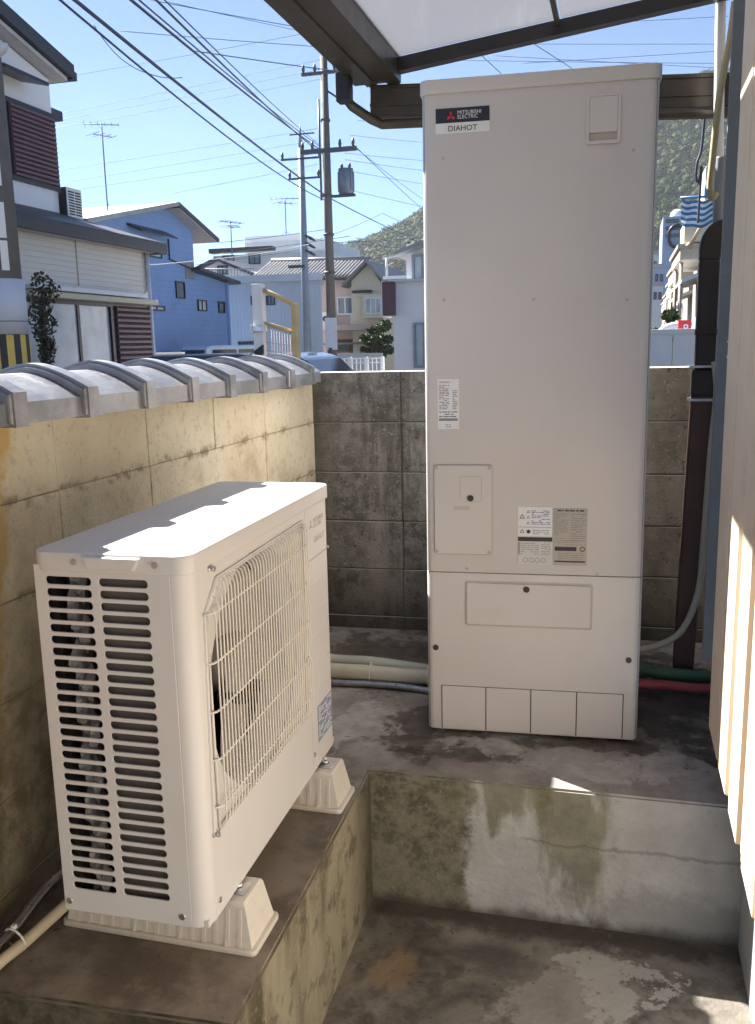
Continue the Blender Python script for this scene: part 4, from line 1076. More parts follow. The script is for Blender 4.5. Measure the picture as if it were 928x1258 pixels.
# --- small white gable house with rail
Y0 = 38
g0, g1, ga = at(226, 344, Y0), at(318, 344, Y0), at(269, 317, Y0)
H = world_thing('gable_house', 'small white gable house with a dark roof and tiny window, beside the blue house', 'house', ga.x, Y0)
mb = MB(); mb.prism([(g0.x, -.45), (g1.x, -.45), (g1.x, g1.z+.3), (ga.x, ga.z-.15), (g0.x, g0.z+.3)], Y0, Y0+7, 'y'); wpart('wall', mb, 'house_white', H)
for e in (g0, g1):
    roof_slab(H, [(ga.x, Y0-.4, ga.z), (ga.x, Y0+7.3, ga.z), (e.x+(.35 if e is g1 else -.35), Y0+7.3, e.z+.12), (e.x+(.35 if e is g1 else -.35), Y0-.4, e.z+.12)], .14, 'roof_dark')
b0, b1 = at(268, 338, Y0), at(280, 326, Y0); window(H, 'y', Y0, b0.x, b1.x, b0.z, b1.z, 2, 'frame_dark', 'glass', .05)
rl = world_thing('roof_railing', 'low grey railing along the flat roof in front of the white gable house', 'railing', at(275, 338, 31).x, 31, None, at(275, 340, 31).z)
r0, r1 = at(246, 340, 31), at(312, 340, 31)
mb = MB(); mb.cyl((r0.x, 31, r0.z+.30), (r1.x, 31, r1.z+.30), .02, 6); wpart('rail', mb, 'wire_thin', rl)
for i in range(18):
    q = r0.lerp(r1, i/17); mb = MB(); mb.cyl((q.x, 31, q.z-.05), (q.x, 31, q.z+.30), .014, 5); wpart('post', mb, 'wire_thin', rl)
# --- stepped concrete apartment block
Y0 = 56
Cb = world_thing('apartment_block', 'stepped pale concrete apartment block rising behind the tiled roofs', 'building', at(330, 330, Y0).x, Y0)
def ybox(p, name, q0, q1, ytop, Yf, dep, mat, zb=-.45):
    c0, c1 = at(q0, ytop, Yf), at(q1, ytop, Yf)
    mb = MB(); mb.box((c0.x, Yf, zb), (c1.x, Yf+dep, (c0.z+c1.z)/2)); return wpart(name, mb, mat, p)
ybox(Cb, 'lower_block', 262, 404, 311, Y0, 10, 'house_grey')
ybox(Cb, 'upper_block', 301, 402, 296, Y0+2, 8, 'house_grey')
ybox(Cb, 'penthouse', 301, 372, 289, Y0+3, 6, 'house_white')
e0, e1 = at(258, 309, Y0-.3), at(335, 306, Y0-.3)
mb = MB(); mb.box((e0.x, Y0-.5, e0.z-.15), (e1.x, Y0+.3, e0.z+.15)); wpart('canopy_slab', mb, 'roof_dark', Cb)
for (q0, q1, t0, t1) in ((306, 320, 311, 325), (274, 288, 313, 324)):
    b0, b1 = at(q0, t1, Y0), at(q1, t0, Y0); window(Cb, 'y', Y0, b0.x, b1.x, b0.z, b1.z, 2, 'frame_dark', 'glass', .08)
antenna('faint television antenna on the right of the stepped apartment block', at(352, 290, 60).x, 60, at(352, 290, 60).z, at(352, 243, 60).z, 2.2, .3)
antenna('small television antenna above the white gable house', at(285, 305, 42).x, 42, at(285, 318, 42).z, at(285, 272, 42).z, 1.6, 1.1)
# --- pink and ivory tiled house
Y0 = 33.5
Ti = world_thing('tiled_house', 'pink and ivory house with a grey tiled gable roof and balcony, behind the utility pole', 'house', at(430, 400, Y0).x, Y0)
ybox(Ti, 'pink_wall', 330, 433, 340, Y0, 6, 'house_pink')
i0, i1, ia = at(432, 350, Y0-.6), at(470, 350, Y0-.6), at(453, 324, Y0-.6)
mb = MB(); mb.prism([(i0.x, -.45), (i1.x, -.45), (i1.x, i1.z), (ia.x, ia.z), (i0.x, i0.z+.15)], Y0-.6, Y0+6, 'y'); wpart('ivory_gable', mb, 'house_ivory', Ti)
# tiled slope facing us: rows of round tiles from ridge to eave
e0, e1 = at(310, 342, Y0-.5), at(437, 341, Y0-.5); k0, k1 = at(334, 322, Y0+2.2), at(456, 320, Y0+2.2)
roof_slab(Ti, [e0, e1, k1, k0], .10, 'roof_dark')
nt = 30
for i in range(nt):
    f = i/(nt-1); a = e0.lerp(e1, f); b = k0.lerp(k1, f); a.z += .015; b.z += .015
    mb = MB(); mb.tube([a, a.lerp(b, .34)+Vector((0, 0, -.01)), a.lerp(b, .67)+Vector((0, 0, -.01)), b], .055, 6); wpart('tile_row', mb, 'roof_tile', Ti)
mb = MB(); mb.tube([k0+Vector((0, 0, .05)), k1+Vector((0, 0, .05))], .12, 8); wpart('ridge', mb, 'roof_tile', Ti)
for e in (i0, i1):
    s_ = -1 if e is i0 else 1
    roof_slab(Ti, [(ia.x, Y0-1.0, ia.z+.14), (ia.x, Y0+6, ia.z+.14), (e.x+s_*.3, Y0+6, e.z+.02), (e.x+s_*.3, Y0-1.0, e.z+.02)], .12, 'roof_tile')
for (q0, q1, t0, t1, n, yy) in ((415, 434, 364, 387, 2, Y0),):
    b0, b1 = at(q0, t1, yy), at(q1, t0, yy); window(Ti, 'y', yy, b0.x, b1.x, b0.z, b1.z, n, 'frame_white', 'glass', .06)
yy = Y0-1.0
b0, b1 = at(446, 391, yy), at(471, 361, yy)
mb = MB(); mb.box((b0.x, yy, b0.z), (b1.x, Y0-.6, b1.z)); bay = wpart('bay', mb, 'house_ivory', Ti)
b0, b1 = at(449, 386, yy), at(469, 365, yy); window(Ti, 'y', yy, b0.x, b1.x, b0.z, b1.z, 3, 'frame_white', 'curtain_glass', .05)
c0, c1 = at(389, 407, Y0-1.2), at(452, 398, Y0-1.2)
mb = MB(); mb.box((c0.x, Y0-1.2, c0.z), (c1.x, Y0, c1.z), bev=.02); wpart('balcony', mb, 'house_pink', Ti)
mb = MB(); mb.box((c0.x, Y0-.9, c0.z-.55), (c1.x, Y0-.02, c0.z-.47)); wpart('awning', mb, 'roof_tile', Ti)
b0, b1 = at(405, 434, Y0), at(452, 416, Y0); window(Ti, 'y', Y0, b0.x, b1.x, b0.z, b1.z, 4, 'rust_brown', 'glass', .08)
b0, b1 = at(432, 352, Y0-.8), at(456, 356, Y0-.8)
mb = MB(); mb.box((b0.x, Y0-.75, b1.z-.1), (b1.x, Y0-.6, b1.z)); wpart('eave_board', mb, 'roof_dark', Ti)
for (q0, q1, t0, t1, lab) in ((392, 404, 383, 398, 'white air conditioner unit on the pink balcony'), (431, 440, 386, 399, 'smaller grey air conditioner unit at the end of the pink balcony')):
    b0, b1 = at(q0, t1, Y0-.5), at(q1, t0, Y0-.5)
    t = world_thing('air_conditioner', lab, 'air conditioner', (b0.x+b1.x)/2, Y0-.4, None, c1.z)
    mb = MB(); mb.box((b0.x, Y0-.5, c1.z), (b1.x, Y0-.15, b1.z), bev=.01); wpart('casing', mb, 'ac_white', t)
    cc = ((b0.x*.35+b1.x*.65), Y0-.5, (c1.z+b1.z)/2); mb = MB(); mb.cyl(cc, (cc[0], Y0-.52, cc[2]), (b1.x-b0.x)*.26, 16); wpart('fan_grille', mb, 'frame_dark', t)
# garden tree and wall in front of it
def tree(name, label, cat, x, y, z0, h, r, n, size, mat, seed, group=None):
    t = world_thing(name, label, cat, x, y, group, z0)
    rg = random.Random(seed)
    cl = []; mb = MB(); mb.tube([(0, 0, 0), (.05*h, 0, h*.4), (0, .03*h, h*.8)], [.05*h, .015*h], 7)
    part('trunk', mb, 'bark', t)
    for i in range(n):
        a = rg.uniform(0, 6.28); rr = r*rg.uniform(.2, .9); zz = h*rg.uniform(.4, 1.0)
        c = Vector((rr*math.cos(a), rr*math.sin(a), zz)); s_ = r*rg.uniform(.25, .45); cl.append((x+c.x, y+c.y, z0+c.z, s_, s_, s_*.7))
        mb = MB(); mb.tube([(0, 0, h*.35), c*.6+Vector((0, 0, h*.2)), c], [.016*h, .006*h], 5); part('limb', mb, 'bark', t)
    leaves('crown', cl, 120, size, mat, parent=t, seed=seed)
    return t
q = at(462, 440, 31.5); tree('garden_tree', 'shaped dark garden tree in front of the ivory house', 'tree', q.x, 31.5, -.45, 2.5, .75, 13, .09, 'leaf', 4)
q = at(452, 445, 32.2); tree('garden_tree', 'low rust-tinted shrub left of the shaped garden tree', 'tree', q.x-.1, 32.0, -.45, 1.6, .5, 8, .07, 'leaf_dry', 6)
# --- white house with brown shutter box
Y0 = 13.5
Wh = world_thing('white_house', 'white house wall with a brown box bay and grey windows, left of the tank', 'house', at(510, 400, Y0).x+1.0, Y0)
w0 = at(483, 345, Y0)
mb = MB(); mb.box((w0.x, Y0, -.45), (w0.x+3.2, Y0+6, w0.z)); wpart('wall', mb, 'house_white', Wh)
w1 = at(500, 345, Y0+.6); wt = at(500, 300, Y0+.6)
mb = MB(); mb.box((w1.x, Y0+.6, w0.z), (w1.x+2.9, Y0+6, wt.z)); wpart('upper_wall', mb, 'house_white', Wh)
roof_slab(Wh, [(at(483, 309, Y0+.2).x, Y0+.2, at(483, 309, Y0+.2).z), (w1.x+2.9, Y0+.2, at(483, 309, Y0+.2).z+.95), (w1.x+2.9, Y0+6, at(483, 309, Y0+.2).z+.95), (at(483, 309, Y0+.2).x, Y0+6, at(483, 309, Y0+.2).z)], .07, 'roof_grey')
mb = MB(); mb.box((w0.x-.06, Y0-.10, w0.z-.03), (w0.x+3.2, Y0+.6, w0.z+.02)); wpart('ledge', mb, 'house_grey', Wh)
b0, b1 = at(507, 347, Y0+.6), at(532, 312, Y0+.6); window(Wh, 'y', Y0+.6, b0.x, b1.x, b0.z, b1.z, 2, 'pole_steel', 'curtain_glass', .04)
b0, b1 = at(509, 452, Y0), at(534, 396, Y0); window(Wh, 'y', Y0, b0.x, b1.x, b0.z, b1.z, 2, 'pole_steel', 'curtain_glass', .04)
b0, b1 = at(470, 388, Y0-.1), at(484.5, 345, Y0-.1)
mb = MB(); mb.box((b0.x, Y0-.1, b0.z), (b1.x, Y0+.5, b1.z), bev=.01); bx_ = wpart('box_bay', mb, 'shutter_brown', Wh)
mb = MB(); mb.box((b0.x-.02, Y0-.08, b0.z-.02), (b0.x+.01, Y0+.5, b1.z+.01)); wpart('trim', mb, 'frame_white', bx_)
# drying terrace with a clear roof between
tr_ = world_thing('terrace_roof', 'clear corrugated terrace roof on thin posts behind the brown box bay', 'terrace roof', at(486, 320, 22).x, 22)
q0, q1 = at(470, 317, 22), at(508, 312, 22)
roof_slab(tr_, [(q0.x, 22, q0.z), (q1.x+.5, 22, q1.z+.1), (q1.x+.5, 24.5, q1.z+.35), (q0.x, 24.5, q0.z+.2)], .04, 'frame_white')
for qx in (475, 500):
    q = at(qx, 317, 22); mb = MB(); mb.cyl((q.x, 22, at(480, 343, 22).z), (q.x, 22, q.z), .035, 8); wpart('post', mb, 'frame_white', tr_)
q0, q1 = at(471, 341, 22), at(505, 339, 22)
mb = MB(); mb.box((q0.x, 21.95, q0.z-.05), (q1.x, 22, q0.z+.03)); wpart('rail', mb, 'frame_white', tr_)

# --- yellow gate frame and white post just over the cap tiles
gt = world_thing('mesh_gate', 'yellow framed mesh gate on a white post just beyond the clay caps', 'gate', -2.15, 3.25)
mb = MB(); mb.box((-2.30, 3.21, -.45), (-2.225, 3.27, 1.575), bev=.004); wpart('white_post', mb, 'white_paint', gt)
mb = MB(); mb.box((-2.045, 3.26, -.45), (-2.012, 3.34, 1.44), bev=.004); wpart('upright', mb, 'gate_ivory', gt)
mb = MB(); mb.tube([(-2.225, 3.24, 1.535), (-2.03, 3.30, 1.435)], .020, 4); wpart('top_rail', mb, 'gate_ivory', gt)
mb = MB(); mb.tube([(-2.225, 3.24, 1.315), (-2.03, 3.30, 1.252)], .018, 4); wpart('middle_rail', mb, 'gate_ivory', gt)
for i in range(11):
    xx = -2.218+.017*i; f = (xx+2.225)/.195
    mb = MB(); mb.cyl((xx, 3.24+.06*f, .3), (xx, 3.24+.06*f, 1.30-.063*f), .0024, 5); wpart('mesh_bar', mb, 'mesh_wire', gt)
for i in range(9):
    zz = .75+.055*i
    mb = MB(); mb.cyl((-2.225, 3.24, zz), (-2.045, 3.30, zz-.02), .0018, 5); wpart('mesh_bar', mb, 'mesh_wire', gt)
mb = MB(); mb.box((-2.315, 3.185, 1.262), (-2.19, 3.21, 1.30), bev=.003); hb = wpart('latch_bracket', mb, 'zinc', gt)
for xx in (-2.31, -2.222):
    mb = MB(); mb.box((xx, 3.175, 1.255), (xx+.018, 3.20, 1.308), bev=.002); wpart('clamp', mb, 'white_paint', hb)
mb = MB(); mb.prism([(-2.345, 1.04), (-2.345, 1.095), (-2.225, 1.175), (-2.225, 1.118), (-2.31, 1.06)], 3.18, 3.205, 'y'); st_ = wpart('strap', mb, 'guard_black', gt)
for xx, zz in ((-2.325, 1.085), (-2.292, 1.112)):
    mb = MB(); mb.cyl((xx, 3.172, zz), (xx, 3.182, zz), .009, 10); wpart('rivet', mb, 'label_white', st_)

# --- cars
def car(label, x, y, rz, col, hgt=1.45, group=None):
    t = thing('parked_car', label, 'car', (x, y, STREET), rz)
    L, Wd = 3.4, 1.48
    def body(pts, hw, nm, mat, bev=.05):
        mb = MB(); mb.prism(pts, -hw, hw, 'y', bev=bev); return part(nm, mb, mat, t)
    body([(-1.68, .28), (1.66, .28), (1.70, .55), (1.62, .80), (.95, .92), (-1.62, .95), (-1.70, .6)], Wd/2, 'body', col, .06)
    cab = body([(-1.60, .90), (-1.48, hgt-.06), (-1.30, hgt), (.20, hgt), (.42, hgt-.05), (1.02, .90)], Wd/2-.10, 'cabin', col, .05)
    for s in (-1, 1):
        for (a, b, c, d) in ((-1.30, -.45, -1.40, -.45), (-.38, .25, -.38, .72)):
            mb = MB(); yy = s*(Wd/2-.10)
            mb.prism([(c, .94), (d, .94), (b, hgt-.12), (a, hgt-.12)], yy-.012 if s < 0 else yy-.006, yy+.006 if s < 0 else yy+.012, 'y'); part('side_window', mb, 'car_glass', t)
        for xx in (-1.05, 1.10):
            mb = MB(); mb.cyl((xx, s*(Wd/2-.16), .28), (xx, s*(Wd/2+.005), .28), .28, 20); wh = part('wheel', mb, 'tyre', t)
            mb = MB(); mb.cyl((xx, s*(Wd/2+.005), .28), (xx, s*(Wd/2+.012), .28), .17, 16); part('rim', mb, 'rim_metal', wh)
        mb = MB(); mb.box((1.60, s*.60-.10, .60), (1.70, s*.60+.10, .74), bev=.02); part('headlight', mb, 'lamp_clear', t)
        mb = MB(); mb.box((-1.71, s*.62-.06, .62), (-1.62, s*.62+.06, .92), bev=.02); part('tail_light', mb, 'lamp_red', t)
        mb = MB(); mb.box((.62, s*.74-.06, .95), (.72, s*.74+.06, 1.07), bev=.02); part('mirror', mb, col, t)
    mb = MB(); mb.prism([(1.03, .93), (1.00, .91), (.42, hgt-.09), (.46, hgt-.08)], -Wd/2+.16, Wd/2-.16, 'y'); part('windscreen', mb, 'car_glass', t)
    mb = MB(); mb.prism([(-1.605, .98), (-1.59, .96), (-1.50, hgt-.14), (-1.53, hgt-.12)], -Wd/2+.18, Wd/2-.18, 'y'); part('rear_window', mb, 'car_glass', t)
    return t
q = at(277, 433, 21.8); car('pale blue hatchback parked below the blue house', q.x, 22.5, R(62), 'car_blue', 1.70)
q = at(367, 437, 6.2); car('dark glazed grey car just behind the corner of the walls', q.x-.42, 6.9, 0, 'car_dark', 1.55)
q0, q1 = at(181, 434, 16), at(222, 434, 16)
lw = world_thing('low_wall', 'low brown wall with a pale coping below the blue house', 'wall', (q0.x+q1.x)/2, 16)
mb = MB(); mb.box((q0.x-1, 16, -.45), (q1.x, 16.15, q0.z-.03)); wpart('wall', mb, 'wood_tan', lw)
mb = MB(); mb.box((q0.x-1, 15.97, q0.z-.03), (q1.x+.02, 16.18, q0.z+.01)); wpart('coping', mb, 'house_white', lw)
# --- white lattice fence by the pole
q0, q1 = at(411, 441, 14), at(470, 439, 14)
fe = world_thing('lattice_fence', 'low white lattice fence in front of the pink house', 'fence', (q0.x+q1.x)/2, 14)
for i in range(4):
    q = q0.lerp(q1, i/3); mb = MB(); mb.box((q.x-.03, 13.98, -.45), (q.x+.03, 14.02, q0.z+.03)); wpart('post', mb, 'frame_white', fe)
for zz in (0, -.08, -.30):
    mb = MB(); mb.box((q0.x, 13.99, q0.z+zz-.012), (q1.x, 14.01, q0.z+zz+.012)); wpart('rail', mb, 'frame_white', fe)
for i in range(12):
    q = q0.lerp(q1, (i+.5)/12); mb = MB(); mb.box((q.x-.006, 13.993, q0.z-.9), (q.x+.008, 14.007, q0.z)); wpart('bar', mb, 'frame_white', fe)
q0, q1 = at(366, 434, 27), at(420, 434, 27)
fw = world_thing('low_wall', 'grey panelled garden wall behind the lattice fence', 'wall', (q0.x+q1.x)/2, 27)
for i in range(5):
    mb = MB(); a = q0.lerp(at(470, 434, 27), i/5); b = q0.lerp(at(470, 434, 27), (i+1)/5); mb.box((a.x+.01, 27, -.45), (b.x-.01, 27.12, a.z)); wpart('panel', mb, 'house_grey', fw)

# ------------------------------------------------------------------ utility poles and wires
def pole(name, label, x, y, r0, r1, top, mat):
    t = world_thing(name, label, 'utility pole', x, y)
    mb = MB(); mb.tube([(x, y, -.45), (x, y, top)], [r0, r1], 20); wpart('shaft', mb, mat, t); return t
def arm(t, x, y, z, x0, x1, th=.05, ins=(), dy=0):
    mb = MB(); mb.box((x+x0, y-.09-th+dy, z-th), (x+x1, y-.09+th+dy, z+th)); a = wpart('cross_arm', mb, 'insulator', t)
    for i in ins:
        mb = MB(); mb.tube([(x+i, y-.09+dy, z+th), (x+i, y-.09+dy, z+th+.10), (x+i, y-.09+dy, z+th+.22)], [.03, .055, .03], 8); wpart('insulator', mb, 'insulator', a)
    return a
PX, PY = -8.47, 23.8
mp = pole('utility_pole', 'tall concrete utility pole with a transformer, in the middle of the view', PX, PY, .155, .105, 9.35, 'pole_concrete')
arm(mp, PX, PY, 8.90, -.65, .75, .04, (-.6, -.25, .35)); arm(mp, PX, PY, 6.78, -.75, .95, .06, (-.7, -.4, .45, .85))
mb = MB(); mb.tube([(PX+.05, PY, 8.45), (PX+.62, PY-.1, 8.05)], .03, 6); wpart('stay_arm', mb, 'insulator', mp)
mb = MB(); mb.tube([(PX-.16, PY-.1, 5.4), (PX-.16, PY-.1, 8.2)], .035, 6); wpart('riser_pipe', mb, 'insulator', mp)
mb = MB(); mb.box((PX-.15, PY-.17, 1.05), (PX+.22, PY-.155, 2.0)); wpart('notice_sheet', mb, 'wrap_sheet', mp)
for zz in (1.05, 3.3, 4.4, 5.5, 7.6): 
    mb = MB(); mb.cyl((PX, PY, zz), (PX, PY, zz+.06), .175-.0055*zz+.012, 16); wpart('band', mb, 'insulator', mp)
tr2 = MB(); tr2.cyl((PX+.58, PY, 5.55), (PX+.58, PY, 6.25), .22, 20); trf = wpart('transformer', tr2, 'transformer', mp)
for i in range(10):
    a = 2*math.pi*i/10; c, s_ = math.cos(a), math.sin(a); mb = MB(); mb.box((PX+.58+.24*c-.012, PY+.24*s_-.012, 5.62), (PX+.58+.24*c+.012, PY+.24*s_+.012, 6.15)); wpart('cooling_fin', mb, 'transformer', trf)
for dx in (-.12, .12):
    mb = MB(); mb.tube([(PX+.58+dx, PY, 6.25), (PX+.58+dx, PY, 6.33), (PX+.58+dx, PY, 6.42)], [.03, .05, .02], 8); wpart('bushing', mb, 'insulator', trf)
mb = MB(); mb.box((PX+.1, PY-.05, 5.47), (PX+.85, PY+.05, 5.54)); wpart('bracket', mb, 'insulator', mp)
PX2, PY2 = -10.87, 28.3
p2_ = pole('utility_pole', 'thinner pale steel utility pole just left of the concrete pole', PX2, PY2, .15, .11, 7.9, 'pole_steel')
mb = MB(); mb.tube([(PX2, PY2, 7.9), (PX2, PY2, 8.7)], [.09, .01], 8); wpart('spike', mb, 'pole_steel', p2_)
arm(p2_, PX2, PY2, 7.55, -.7, .75, .03, (-.65, .7)); arm(p2_, PX2, PY2, 6.9, -.45, .7, .03, (-.4, .65)); arm(p2_, PX2, PY2, 8.35, -.35, .55, .02)
for zz in (5.0, 4.75, 4.5):
    mb = MB(); mb.tube([(PX2+.1, PY2-.1, zz), (PX2+.30, PY2-.1, zz-.12), (PX2+.45, PY2-.1, zz-.2)], [.03, .055, .03], 8); wpart('insulator', mb, 'insulator', p2_)
mb = MB(); mb.box((PX2-.55, PY2-.2, 3.9), (PX2+.05, PY2-.1, 4.0)); wpart('bracket', mb, 'insulator', p2_)
PX1, PY1 = -4.60, 3.68
p1o = pole('utility_pole', 'near utility pole with yellow and black guard stripes at the left edge', PX1, PY1, .16, .145, 5.2, 'pole_concrete')
mb = MB(); mb.cyl((PX1, PY1, 1.30), (PX1, PY1, 1.72), .170, 28); wpart('wrap_sheet', mb, 'wrap_sheet', p1o)
mb = MB(); mb.cyl((PX1, PY1, 1.395), (PX1, PY1, 1.402), .1715, 28); wpart('wrap_band', mb, 'wire_thin', p1o)
for i in range(20):
    a0_, a1_ = 2*math.pi*i/20, 2*math.pi*(i+1)/20
    pts = [(PX1+.172*math.cos(a), PY1+.172*math.sin(a)) for a in (a0_, (a0_+a1_)/2, a1_)]+[(PX1+.16*math.cos(a), PY1+.16*math.sin(a)) for a in (a1_, (a0_+a1_)/2, a0_)]
    mb = MB(); mb.prism(pts, .2, 1.295, 'z'); wpart('guard_stripe', mb, 'guard_yellow' if i % 2 else 'guard_black', p1o)
for z0, z1 in ((2.40, 2.66), (2.02, 2.28), (1.78, 2.0)):
    a = R(-38); c = Vector((PX1+.158*math.cos(a), PY1+.158*math.sin(a), 0)); 
    mb = MB(); mb.box((-.004, -.028, z0), (.004, .028, z1), Matrix.Translation(c) @ Matrix.Rotation(a, 4, 'Z')); wpart('number_plate', mb, 'label_white', p1o)
lamp = MB(); lamp.tube([(PX1, PY1, 3.22), (PX1+.10, PY1-.1, 3.25), (PX1+.20, PY1-.12, 3.30)], .022, 8); lamp = wpart('lamp_arm', lamp, 'pole_steel', p1o)
mb = MB(); mb.tube([(PX1+.10, PY1-.12, 3.24), (PX1+.14, PY1-.12, 3.27), (PX1+.30, PY1-.13, 3.34), (PX1+.34, PY1-.13, 3.35)], [.02, .045, .04, .015], 10); wpart('lamp_head', mb, 'house_grey', lamp)

def wire(pts, r, label, mat='wire', group=None, sag=.0, n=14, name='overhead_cable', cat='cable'):
    P = []
    for a, b in zip(pts, pts[1:]):
        a, b = Vector(a), Vector(b)
        for i in range(n):
            t = i/n; q = a.lerp(b, t); q.z -= sag*(b-a).length*4*t*(1-t); P.append(q)
    P.append(Vector(pts[-1]))
    mb = MB(); mb.tube(P, r*.75, 5)
    return tag(obj(name, mb.data(name, mat)), label, cat, group)
near = Vector((PX1, PY1, 0))
M0 = Vector((PX, PY-.2, 0))
def nz(px, py): return at(px, py, PY1)
# thick bundle, middle pair, upper pair between the near pole and the concrete pole
wire([nz(-8, -82), M0+Vector((0, 0, 5.52))], .026, 'thick twisted cable bundle running from the near pole to the concrete pole, lowest', sag=.004)
wire([nz(-8, -70), M0+Vector((-.02, 0, 5.38))], .016, 'thinner cable lashed just under the thick bundle', sag=.010)
wire([nz(60, -84), M0+Vector((-.1, 0, 6.78))], .020, 'middle overhead cable of the run to the concrete pole', sag=.003)
wire([nz(70, -86), M0+Vector((-.1, 0, 6.86))], .012, 'slim messenger wire just above the middle cable', sag=.003)
wire([nz(95, -95), Vector((PX2+.7, PY2-.1, 7.72))], .018, 'upper overhead cable toward the pale steel pole', sag=.003)
wire([nz(104, -97), Vector((PX2+.72, PY2-.1, 7.95))], .011, 'slim wire just above the upper cable toward the steel pole', sag=.003)
# beyond the concrete pole, down to the right
wire([M0+Vector((0, 0, 5.5)), at(500, 290, 42), at(600, 340, 60)], .022, 'thick cable continuing right and down from the concrete pole', sag=.002)
wire([M0+Vector((.85, 0, 6.9)), at(520, 258, 40), at(640, 330, 60)], .014, 'cable from the cross arm falling away to the right', sag=.002)
wire([M0+Vector((.85, 0, 6.85)), at(520, 245, 46), at(700, 330, 70)], .012, 'second cable from the cross arm falling away to the right', sag=.002)
wire([Vector((PX2+.45, PY2-.1, 4.8)), at(470, 262, 44), at(560, 300, 60)], .014, 'cable from the insulators of the steel pole', sag=.004)
# loop of slack cable
wire([nz(115, 30), nz(125, 60)+Vector((.02, .2, 0)), nz(138, 71)+Vector((.05, .4, 0)), nz(160, 68)+Vector((.1, .6, 0))], .004, 'slack loop of thin cable hanging below the bundle', sag=.06)
ORD = ['topmost', 'second', 'third', 'fourth', 'fifth', 'sixth', 'seventh']
for k_, (a, b, Y_, r_) in enumerate((((185, 0), (440, 46), 12, .009), ((205, 2), (450, 55), 13, .007), ((148, 38), (430, 60), 10, .007), ((235, 62), (450, 92), 10, .011), ((60, 98), (390, 38), 30, .012))):
    wire([at(*a, Y_), at(*b, Y_+2)], r_, ORD[k_]+' of the thin service wires slanting across the upper left sky', 'wire_thin', 'service wires in the upper left sky', .003)
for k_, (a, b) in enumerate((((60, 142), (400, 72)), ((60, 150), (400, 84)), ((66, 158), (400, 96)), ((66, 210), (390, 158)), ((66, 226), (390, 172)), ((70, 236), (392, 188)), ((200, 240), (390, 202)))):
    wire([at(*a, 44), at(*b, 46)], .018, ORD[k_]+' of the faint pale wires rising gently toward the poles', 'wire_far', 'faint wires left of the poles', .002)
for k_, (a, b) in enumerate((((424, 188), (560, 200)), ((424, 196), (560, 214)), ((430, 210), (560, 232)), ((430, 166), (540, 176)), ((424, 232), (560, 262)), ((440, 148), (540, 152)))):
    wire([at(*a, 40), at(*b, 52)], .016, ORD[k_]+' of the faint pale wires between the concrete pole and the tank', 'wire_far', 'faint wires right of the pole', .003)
for k_, (a, b) in enumerate((((270, 298), (400, 282)), ((270, 312), (430, 290)), ((405, 298), (520, 292)), ((240, 325), (380, 305)), ((440, 300), (520, 306)))):
    wire([at(*a, 28), at(*b, 30)], .016, ORD[k_]+' of the low dark wires sagging in front of the distant roofs', 'wire_thin', 'low wires in front of the roofs', .006)
wire([at(150, 327, 14.5), at(235, 321, 17), at(380, 300, 27)], .012, 'white service wire running from the cream house toward the pole', 'frame_white', None, .006)
for k_, (a, b) in enumerate((((600, 68), (895, 84)), ((635, 54), (895, 54)), ((560, 74), (895, 78)), ((640, 78), (895, 62)), ((700, 30), (895, 20)))):
    wire([at(*a, 30), at(*b, 30)], .011, ORD[k_]+' of the thin wires seen between the canopy and the cross beam', 'wire_thin', 'wires between canopy and beam', .001)
for k_, (a, b) in enumerate((((585, 62), (622, 96)), ((650, 50), (706, 86)))):
    wire([at(*a, 8), at(*b, 10)], .006, ['left', 'right'][k_]+' one of two short steep wires above the top of the tank', 'wire_thin', 'steep wires above the tank', 0)
wire([at(805, 150, 40), at(870, 205, 44)], .012, 'thin wire in front of the wooded hill', 'wire_thin')

# ------------------------------------------------------------------ right gap: row houses, fence, washing
q0, q1 = at(770, 408, 7.2), at(900, 408, 7.2)
pf = world_thing('panel_fence', 'pale grey metal panel fence beyond the end wall', 'fence', (q0.x+q1.x)/2, 7.2)
st0 = at(827, 420, 7.2).x
for i in range(-2, 2):
    mb = MB(); mb.box((st0+.62*i+.006, 7.2, -.45), (st0+.62*(i+1)-.006, 7.23, q0.z-.03)); wpart('panel', mb, 'panel_pale', pf)
mb = MB(); mb.box((st0-1.3, 7.18, q0.z-.03), (st0+1.3, 7.25, q0.z+.02), bev=.005); wpart('top_rail', mb, 'panel_pale', pf)
zt = q0.z+.02
rs = world_thing('red_sign', 'small red sign with a round white emblem standing on the pale panel fence', 'sign', at(841, 405, 7.4).x, 7.4, None, zt)
b0, b1 = at(833, 408, 7.4), at(850, 393, 7.4)
mb = MB(); mb.box((b0.x, 7.4, b0.z), (b1.x, 7.43, b1.z), bev=.004); rp_ = wpart('board', mb, 'red_plastic', rs)
mb = MB(); mb.mesh(curve_mesh([circle((b0.x+b1.x)/2+.01, (b0.z+b1.z)/2-.005, .024, 18), circle((b0.x+b1.x)/2+.01, (b0.z+b1.z)/2-.005, .012, 12)], .001), T(0, 7.397, 0) @ FACE_Y); wpart('emblem', mb, 'label_white', rp_)
q = at(806, 400, 9); tree('roadside_shrub', 'green leafy shrub behind the panel fence, right of the tank', 'shrub', q.x, 9, -.45, 2.0, .30, 12, .05, 'leaf', 9)
q = at(822, 403, 8); c_ = world_thing('cover_sheet', 'pale rounded cover sheet behind the panel fence, left of the red sign', 'cover', q.x, 8, None, -.45)
mb = MB(); mb.tube([at(808, 407, 8)+Vector((0, 0, -.03)), at(820, 402, 8), at(836, 399, 8), at(850, 400, 8)], .035, 10, 6); wpart('sheet', mb, 'house_white', c_)
gr_ = 'row of beige terrace houses receding beyond the fence'
rows = [(836, 300, 16), (829, 326, 20.5), (825, 344, 26.6), (819, 361, 35), (816, 371, 46), (815, 381, 63)]
